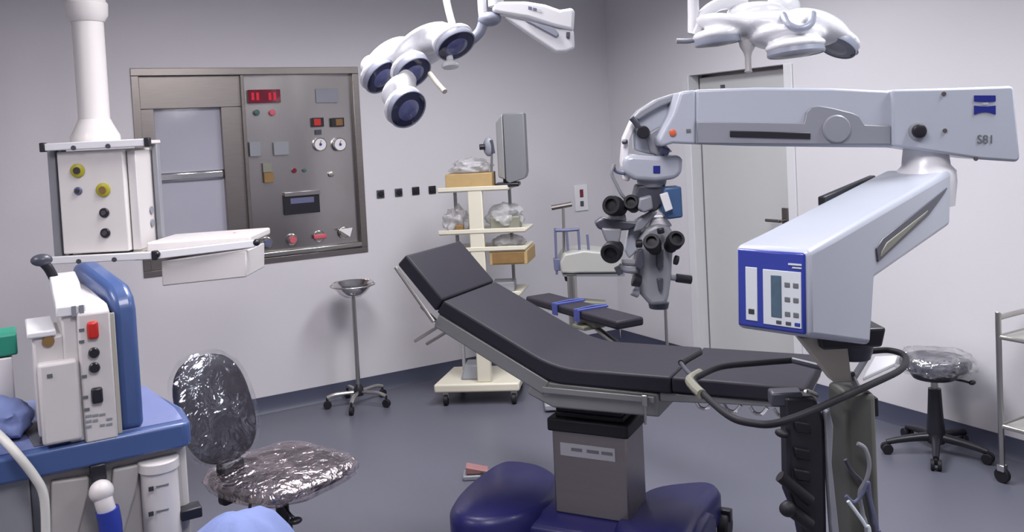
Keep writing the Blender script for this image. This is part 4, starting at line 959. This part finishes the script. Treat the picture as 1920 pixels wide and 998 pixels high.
# ------------------------------------------------------------------ anaesthesia machine
ZD = .86; YF_ = 2.885
e0 = PY(358, 791, YF_)
DX1 = PZ(359, 791, ZD).x; DYF = PZ(359, 791, ZD).y; DX0 = -.55; DYB = DYF+.62
am = thing('anaesthesia_machine', 'grey anaesthesia machine with blue deck and upright blue screen housing at left', 'anaesthesia machine', ((DX0+DX1)/2, (DYF+DYB)/2, 0))
def ay(x, y, d=0.): return PY(x, y, DYF+d)
dk = [(DX0, DYF), (DX1-.02, DYF), (DX1, DYF+.02), (DX1+.005, DYF+.18), (DX1-.06, DYF+.52), (DX1-.10, DYB), (DX0, DYB)]
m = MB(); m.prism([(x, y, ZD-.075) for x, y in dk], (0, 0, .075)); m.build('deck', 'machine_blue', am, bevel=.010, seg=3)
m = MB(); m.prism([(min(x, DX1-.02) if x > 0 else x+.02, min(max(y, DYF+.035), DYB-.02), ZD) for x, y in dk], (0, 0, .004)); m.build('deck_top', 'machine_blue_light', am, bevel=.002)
# cabinet body
zf = .10
MB().span((DX0+.02, DYF+.045, zf), (DX1-.012, DYB-.06, ZD-.076)).build('cabinet', 'machine_grey', am, bevel=.02, seg=3)
for (xx, yy) in ((DX0+.08, DYF+.10), (DX1-.09, DYF+.10), (DX0+.08, DYB-.12), (DX1-.09, DYB-.12)):
    MB().cyl((xx-.02, yy, .05), (xx+.02, yy, .05), .05).build('caster', 'black_rubber', am, bevel=.006)
def ab_(name, x0, y0, x1, y1, d0, d1, m_, bev=.004, par=None, label=None):
    a = ay(x0, (y0+y1)/2, d0); b = ay(x1, (y0+y1)/2, d0); t_ = ay((x0+x1)/2, y0, d0); u_ = ay((x0+x1)/2, y1, d0)
    return MB().span((a.x, DYF+d0, t_.z), (b.x, DYF+d1, u_.z)).build(name, m_, par or am, bevel=bev, label=label)
ab_('side_door', -60, 905, 60, 1040, .030, .06, 'scope_midgrey')
ab_('door_gap', 61, 890, 76, 1040, .036, .06, 'machine_dark', .002)
P_ = [ay(x, y, .02) for x, y in ((96, 905), (168, 895), (166, 930), (148, 1000), (120, 1060), (96, 1060))]
MB().prism(P_, (0, .04, 0)).build('front_panel', 'machine_grey', am, bevel=.006)
P_ = [ay(x, y, .02) for x, y in ((212, 882), (262, 872), (256, 920), (232, 1000), (226, 1060), (198, 1060))]
MB().prism(P_, (0, .04, 0)).build('front_panel', 'machine_grey', am, bevel=.006)
ab_('hose_socket', 170, 872, 200, 903, -.005, .05, 'black_plastic')
kb = ay(190, 922, -.02)
MB().ell(kb, (.034, .034, .034)).build('hose_elbow', 'machine_white', am)
MB().tube([kb, ay(196, 945, -.03), ay(203, 965, -.03)], .026, 14).build('hose_neck', 'machine_white', am)
MB().tube([ay(201, 955, -.03), ay(207, 985, -.03), ay(210, 1030, -.03)], .032, 16).build('hose_connector', 'blue_plug', am)
# absorber canister with tick marks
ca = ay(302, 900, -.005); zct = ay(302, 868, -.02).z
cn_ = MB().lathe((ca.x, DYF+.03, .30), UZ, [(.054, 0), (.054, zct-.30-.035), (.06, zct-.30-.03), (.060, zct-.304), (.056, zct-.30)], 32).build('canister', 'machine_white', am)
for k, y_ in enumerate((919, 966)):
    q_ = ay(284, y_, -.03); MB().box((q_.x, DYF-.0215, q_.z), (.014, .006, .012)).build('canister_mark', 'ink', cn_); MB().box((q_.x+.032, DYF-.024, q_.z+.004), (.036, .006, .003)).build('canister_mark', 'grey_ink', cn_)
ab_('tank_latch', 340, 955, 380, 975, -.0, .06, 'black_plastic')
# upright blue screen housing
hx0 = ay(224, 700).x; hx1 = ay(272, 700).x; zh = ay(250, 545).z
prof = [(0.03, ZD), (0.03, zh-.06), (.045, zh-.02), (.09, zh+.012), (.40, zh+.055), (.47, zh+.045), (.50, zh-.06), (.50, ZD)]
SHX = -.17
bh = MB().prism([(hx0+SHX*y, DYF+y, z) for y, z in prof], (hx1-hx0, 0, 0)).build('screen_housing', 'machine_blue', am, bevel=.022, seg=4, label='upright blue screen housing')
MB().prism([(hx0-.02+SHX*y, DYF+y, z) for y, z in ((.06, ZD), (.06, zh-.09), (.10, zh-.05), (.45, zh-.03), (.47, ZD))], (.02, 0, 0)).build('housing_back', 'machine_grey', am, bevel=.004)
# ventilator module with the red and black controls
mx0 = ay(152, 700).x; mx1 = ay(214, 700).x; zm = ay(190, 585).z
md = MB().prism([(mx0+SHX*y*.6, DYF+y, z) for y, z in ((.0, ZD-.004), (.0, zm), (.03, zm+.02), (.40, zm+.045), (.40, ZD))], (mx1-mx0, 0, 0)).build('control_module', 'machine_white', am, bevel=.006)
MB().prism([(mx1, DYF+.02, ZD), (hx0, DYF+.02, ZD), (hx0+SHX*.38, DYF+.38, ZD), (mx1+SHX*.25, DYF+.38, ZD)], (0, 0, zm-.01-ZD)).build('module_filler', 'beige_cover', am, bevel=.003)
def mk(name, x, y, rx, rz, m_, par=None):
    q_ = ay(x, y, -.001); return MB().rings([(Vector((q_.x, DYF-.0+.004, q_.z)), rz), (Vector((q_.x, DYF-.010, q_.z)), rz), (Vector((q_.x, DYF-.014, q_.z)), rz*.8)], 24, axis=(0, -1, 0)).build(name, m_, par or md)
q_ = ay(174, 619); MB().box((q_.x, DYF-.004, q_.z), (.030, .02, .052)).build('rotary_switch', 'red', md, bevel=.008, seg=3)
mk('round_port', 176, 661, 0, .015, 'black_plastic'); mk('round_port', 177, 689, 0, .015, 'black_plastic')
q_ = ay(182, 741); MB().box((q_.x, DYF-.004, q_.z), (.030, .02, .046)).build('power_inlet', 'black_plastic', md, bevel=.006)
for x, y in ((153, 619), (153, 641), (158, 706), (160, 745), (163, 768)):
    q_ = ay(x, y); MB().box((q_.x, DYF-.0015, q_.z), (.014, .003, .008)).build('printed_mark', 'grey_ink', md)
for i in range(4):
    for j in range(3):
        if (i+j) % 4 == 3: continue
        q_ = ay(166+i*13, 780+j*10-i*1.5); MB().box((q_.x, DYF-.0015, q_.z), (.016-.003*((i*j) % 3), .003, .006)).build('printed_mark', 'scope_midgrey', md)
# slim top unit behind/left with sloping lid
tx0 = ay(112, 560, .02).x; tx1 = ay(158, 560, .02).x; zt3 = ay(140, 572, .02).z
tu = MB().prism([(tx0, DYF+y, z) for y, z in ((.02, ZD), (.02, zt3-.015), (.05, zt3), (.16, zt3+.012), (.20, zt3+.03), (.36, zt3+.042), (.36, ZD))], (tx1-tx0, 0, 0)).build('flow_module', 'machine_white', am, bevel=.006)
MB().prism([(tx0-.012, DYF+y, z) for y, z in ((.01, zt3-.03), (.01, zt3), (.05, zt3+.014), (.16, zt3+.026), (.20, zt3+.044), (.38, zt3+.056), (.38, zt3+.03), (.1, zt3-.01))], (tx1-tx0+.014, 0, 0)).build('flow_module_lid', 'lamp_white', tu, bevel=.004)
for k in range(2): MB().box((tx1-.03+k*.02, DYF+.008, zt3-.016), (.012, .008, .03)).build('lid_latch', 'scope_grey', tu)
g_ = ay(96, 515, .34)
MB().tube([Vector((tx0+.01, DYF+.34, zt3+.02)), ay(92, 505, .34), ay(78, 490, .34)], .015, 12).build('bag_arm', 'black_plastic', am)
MB().ell(ay(78, 488, .34), (.032, .025, .02)).build('bag_arm_knob', 'scope_darkgrey', am)
# lower left boxes
bx0 = ay(60, 640, .03).x; bx1 = ay(128, 640, .03).x; zl = ay(84, 622, .03).z
lb = MB().span((bx0, DYF+.03, ZD+.03), (bx1, DYF+.26, zl-.015)).build('vaporiser_box', 'machine_white', am, bevel=.008)
MB().span((bx0-.012, DYF+.02, zl-.015), (bx1-.03, DYF+.28, zl+.004)).build('vaporiser_lid', 'lamp_white', lb, bevel=.005)
q_ = ay(91, 641, .02); MB().lathe((q_.x, DYF+.032, q_.z), (0, -1, 0), [(.016, 0), (.016, .008), (.001, .009)], 16).build('vaporiser_dial', 'brown_wood', lb)
cx_0 = ay(72, 720, -.01).x; cx_1 = ay(150, 720, -.01).x; zc2 = ay(110, 680, -.01).z; zc3 = ay(110, 805, -.01).z
dbx = MB().span((cx_0, DYF-.005, ZD+.012), (cx_1-.002, DYF+.05, zc2)).build('soda_lime_box', 'machine_white', am, bevel=.010, seg=3)
MB().box((cx_0+.03, DYF-.007, zc2-.035), (.014, .003, .010)).build('printed_mark', 'grey_ink', dbx)
MB().span((bx0-.0, DYF+.05, ZD+.004), (cx_1, DYF+.25, ZD+.03)).build('box_foot', 'machine_dark', am, bevel=.004)
MB().prism([(ay(62, 800).x, DYF+.04, ZD+.004), (ay(210, 800).x, DYF+.04, ZD+.004), (ay(210, 800).x, DYF+.3, ZD+.004), (ay(40, 800).x, DYF+.3, ZD+.004)], (0, 0, .003)).build('rubber_mat', 'machine_dark', am)
# white hose over the front edge
P_ = [ay(-30, 792, .10), ay(0, 818, .02), ay(30, 850, -.03), ay(64, 893, -.04), ay(82, 930, -.04), ay(86, 1000, -.04), ay(86, 1100, -.04)]
P_.append(Vector((P_[-1].x, P_[-1].y, .30)))
MB().tube(P_, .0125, 12).build('gas_hose', 'cable_white', label='white hose hanging over the front edge of the blue deck', cat='hose')
# things at the left edge of the deck
q_ = ay(2, 700, .42)
t = MB().box((ay(-12, 700, .42).x, DYF+.42, (ZD+ay(0, 672, .34).z)/2+.0), (.11, .16, ay(0, 672, .34).z-ZD-.006)).build('supply_box', 'paper_white', label='white supply box at the far left under the green pack', cat='box', bevel=.004)
zg0 = ay(0, 672, .34).z; zg1 = ay(0, 632, .34).z
MB().box((ay(-8, 650, .42).x, DYF+.42, (zg0+zg1)/2+.002), (.12, .15, zg1-zg0)).build('green_pack', 'green_box', label='green pack on top of the white box at the far left edge', cat='pack', bevel=.006)
cz = ay(5, 770, .16)
crumple('folded_cloth', (ay(-6, 740, .2).x, DYF+.25, ZD+.045), (.085, .12, .062), 'cloth_blue', 4.4, amp=.25, label='pale blue crumpled cloth on the deck at the far left edge', cat='cloth')

# ------------------------------------------------------------------ office chair wrapped in film
cs = PZ(525, 880, .47)
oc = thing('office_chair', 'black office chair still wrapped in clear film, beside the blue-decked machine', 'chair', (cs.x, cs.y, 0))
def rsurf(name, cen, X, Y, Z, hx, hy, hz, m_, parent, pw=.35, crump=0., seed=0., res=22, **k):
    # superellipsoid cushion, optionally crumpled
    X = Vector(X).normalized(); Y = Vector(Y).normalized(); Z = Vector(Z).normalized(); cen = Vector(cen)
    m = MB(); b = m.b; bmesh.ops.create_icosphere(b, subdivisions=4, radius=1.0)
    sg = lambda v, p: math.copysign(abs(v)**p, v)
    for v in b.verts:
        n = v.co.normalized(); th = math.atan2(n.y, n.x); ph = math.asin(max(-1, min(1, n.z)))
        c_ = sg(math.cos(ph), .5); q = Vector((c_*sg(math.cos(th), pw), c_*sg(math.sin(th), pw), sg(math.sin(ph), .7)))
        f = 1 + (noise.noise(n*3+Vector((seed, 0, 0)))*crump + abs(noise.noise(n*8+Vector((0, seed, 0))))*crump)
        v.co = cen + X*(q.x*hx*f) + Y*(q.y*hy*f) + Z*(q.z*hz*(1+(f-1)*3))
    return m.build(name, m_, parent, angle=1.1, **k)
cb_ = PD(404, 765, 3.35)           # centre of the backrest
fd = Vector((cs.x-cb_.x, cs.y-cb_.y, 0)).normalized()      # chair faces away from the backrest
fd = (RH*.93+FH*.0+Vector((0, 0, 0))).normalized(); fd = (RH*.80-FH*.60).normalized()
sdv = Vector((-fd.y, fd.x, 0))
rsurf('seat', (cs.x, cs.y, .455), fd, sdv, UZ, .235, .225, .035, 'black_vinyl', oc, .6)
rsurf('seat_wrap', (cs.x+.005, cs.y, .457), fd, sdv, UZ, .250, .242, .044, 'film_wrap', oc, .6, .06, 2.)
tl = (UZ*.93 - fd*.37).normalized(); bn = fd.cross(sdv)
bkn = tl.cross(sdv).normalized()
bcn = cb_
rsurf('backrest', bcn, sdv, tl, bkn, .155, .205, .035, 'black_vinyl', oc, .75)
rsurf('backrest_wrap', bcn, sdv, tl, bkn, .168, .222, .044, 'film_wrap_thin', oc, .8, .05, 6.)
bb = bcn - tl*.19
MB().tube([bb+bkn*0, bb-UZ*.08-fd*.015, Vector((cs.x, cs.y, .415))-fd*.20, Vector((cs.x, cs.y, .410))-fd*.05], .020, 12).build('back_support', 'black_plastic', oc)
sp_ = PD(412, 905, 3.35)
MB(frame(bb-UZ*.09, fd)).box((0, 0, 0), (.05, .10, .16)).build('support_cover', 'black_plastic', oc, bevel=.012)
MB().box((cs.x, cs.y, .412), (.16, .14, .03), rz=math.atan2(fd.y, fd.x)).build('mechanism', 'black_plastic', oc, bevel=.005)
MB().cyl((cs.x, cs.y, .22), (cs.x, cs.y, .40), .025).cyl((cs.x, cs.y, .09), (cs.x, cs.y, .26), .034).build('gas_column', 'black_plastic', oc)
q1 = Vector((cs.x, cs.y, .41)); q2 = q1+fd*.02-sdv*.16-UZ*.03
MB().tube([q1, q1-sdv*.12, q2], .006, 8).build('lever', 'black_plastic', oc); 
MB().tube([q1+fd*.04-sdv*.05, q1+fd*.16-sdv*.10-UZ*.03, q1+fd*.20-sdv*.10-UZ*.05], .006, 8).ell(q1+fd*.20-sdv*.10-UZ*.055, (.025, .02, .012)).build('lever', 'black_plastic', oc)
def star(parent, cx_, cy_, z0, R, a0, m_='black_plastic', hubr=.04):
    MB().lathe((cx_, cy_, z0-.03), UZ, [(hubr*.9, 0), (hubr, .02), (hubr*.8, .05), (.001, .055)], 20).build('base_hub', m_, parent)
    for k in range(5):
        an = a0+k*2*PI/5; dx, dy = math.cos(an), math.sin(an)
        pr = [(Vector((cx_+dx*t*R, cy_+dy*t*R, z0-.028*t*t)), .024-.010*t) for t in (.08, .3, .55, .8, 1.0)]
        l_ = MB().rings(pr, 12).build('leg', m_, parent)
        ex, ey = cx_+dx*R, cy_+dy*R
        c__ = MB().cyl((ex-dy*.024, ey+dx*.024, .026), (ex-dy*.006, ey+dx*.006, .026), .026, seg=18).cyl((ex+dy*.006, ey-dx*.006, .026), (ex+dy*.024, ey-dx*.024, .026), .026, seg=18).cyl((ex, ey, .026), (ex, ey, z0-.028), .010, seg=10)
        c__.build('caster', 'black_rubber', l_, bevel=.003)
star(oc, cs.x, cs.y, .085, .27, .5)

# ------------------------------------------------------------------ stool by the right wall
sc0 = PZ(1756, 850, 0.0)
so = thing('swivel_stool', 'low swivel stool with clear-wrapped seat and black five-star base by right wall', 'stool', (sc0.x, sc0.y, 0))
zs = zat(sc0, 680)
rsurf('seat', (sc0.x+.01, sc0.y, zs-.005), RH, FH, UZ, .165, .165, .038, 'scope_darkgrey', so, 1.0)
rsurf('seat_wrap', (sc0.x+.01, sc0.y, zs), RH, FH, UZ, .178, .178, .050, 'film_wrap_stool', so, 1.0, .10, 3.)
MB().cyl((sc0.x, sc0.y, zs-.075), (sc0.x, sc0.y, zs-.035), .10, .12).build('seat_plate', 'black_plastic', so, bevel=.004)
MB().rings([((sc0.x, sc0.y, .07), .046), ((sc0.x, sc0.y, .20), .036), ((sc0.x, sc0.y, zs-.13), .030)], 24).build('column_cover', 'black_plastic', so)
MB().cyl((sc0.x, sc0.y, zs-.14), (sc0.x, sc0.y, zs-.07), .017).build('gas_spring', 'dull_chrome', so)
lv = Vector((sc0.x, sc0.y, zs-.07))
MB().tube([lv, lv+RH*.10-FH*.05-UZ*.01, lv+RH*.14-FH*.06-UZ*.02], .006, 8).ell(lv+RH*.155-FH*.065-UZ*.02, (.022, .014, .012)).build('lever', 'black_plastic', so)
fe = [PZ(x, y, 0) for x, y in ((1662, 850), (1778, 884), (1868, 862), (1690, 800))]
v_ = fe[0]-Vector((sc0.x, sc0.y, 0))
star(so, sc0.x, sc0.y, .085, .235, math.atan2(v_.y, v_.x), hubr=.045)

# ------------------------------------------------------------------ steel trolley at the right edge
g0 = PZ(1880, 905, 0)
tr_ = thing('steel_trolley', 'tubular stainless trolley with two shelves cut by the right picture edge', 'trolley', (g0.x, g0.y, 0))
tw, tl_ = .40, .62         # along the wall is -y
xA, yA = g0.x, g0.y; xB, yB = min(g0.x+.27, XR-.05), g0.y
zt4 = zat(g0, 596); zsu = zat(g0, 632); zsl = .26
import itertools
yC = yA-tl_
for (ya,) in ((yA,), (yC,)):
    MB().tube([(xA, ya, .08), (xA, ya, zt4-.03), (xA+.008, ya, zt4-.008), (xA+.03, ya, zt4), (xB-.03, ya, zt4), (xB-.008, ya, zt4-.008), (xB, ya, zt4-.03), (xB, ya, .08)], .0125, 12, smooth=3).build('end_frame', 'dull_chrome', tr_)
    for xx in (xA, xB):
        o_ = MB().cyl((xx-.012, ya, .034), (xx+.012, ya, .034), .034, seg=20).build('caster', 'black_rubber', tr_, bevel=.003)
        MB().box((xx, ya, .068), (.034, .034, .03)).build('caster_fork', 'chrome', o_, bevel=.003)
for z, nm in ((zsu, 'upper_shelf'), (zsl, 'lower_shelf')):
    o_ = MB().span((xA+.004, yC, z-.008), (xB-.004, yA, z+.004)).build(nm, 'tray_cream', tr_, bevel=.002)
    for yy in (yA, yC): MB().tube([(xA, yy, z+.0), (xB, yy, z+.0)], .010, 10, smooth=0).build('shelf_rail', 'dull_chrome', o_)
    for xx in (xA, xB): MB().tube([(xx, yA, z+.0), (xx, yC, z+.0)], .010, 10, smooth=0).build('shelf_rail', 'dull_chrome', o_)

# ------------------------------------------------------------------ blue draped linen hamper in the foreground
DHm = 2.55
h0 = PD(448, 1010, DHm)
lh = thing('linen_hamper', 'pale blue cloth mounded over a low round hamper at bottom edge, before the chair', 'hamper', (h0.x, h0.y, 0))
zh0 = PD(448, 962, DHm).z
MB().rings([((h0.x, h0.y, .02), .13), ((h0.x, h0.y, zh0-.12), .16)], 28).build('basket', 'machine_white', lh)
m = MB(); b = m.b; n_ = 48; rows = []
for j, (r, z) in enumerate(((.02, zh0), (.06, zh0-.006), (.10, zh0-.03), (.14, zh0-.065), (.17, zh0-.11), (.180, zh0-.20), (.185, zh0-.34))):
    row = []
    for k in range(n_):
        an = 2*PI*k/n_; w_ = (.004+.012*j/6)*math.sin(an*7+j*.6)+.012*noise.noise(Vector((math.cos(an)*2, math.sin(an)*2, j*.4)))
        row.append(m.v((h0.x+(r+w_)*math.cos(an), h0.y+(r+w_)*math.sin(an), z+.02*noise.noise(Vector((math.cos(an)*r*12, math.sin(an)*r*12, 1.3))))))
    rows.append(row)
b.faces.new(rows[0])
for a, c in zip(rows, rows[1:]):
    for k in range(n_): b.faces.new((a[k], a[(k+1) % n_], c[(k+1) % n_], c[k]))
cl_ = m.build('cloth_cover', 'cloth_blue', lh, angle=1.5)
md_ = cl_.modifiers.new('thick', 'SOLIDIFY'); md_.thickness = .006
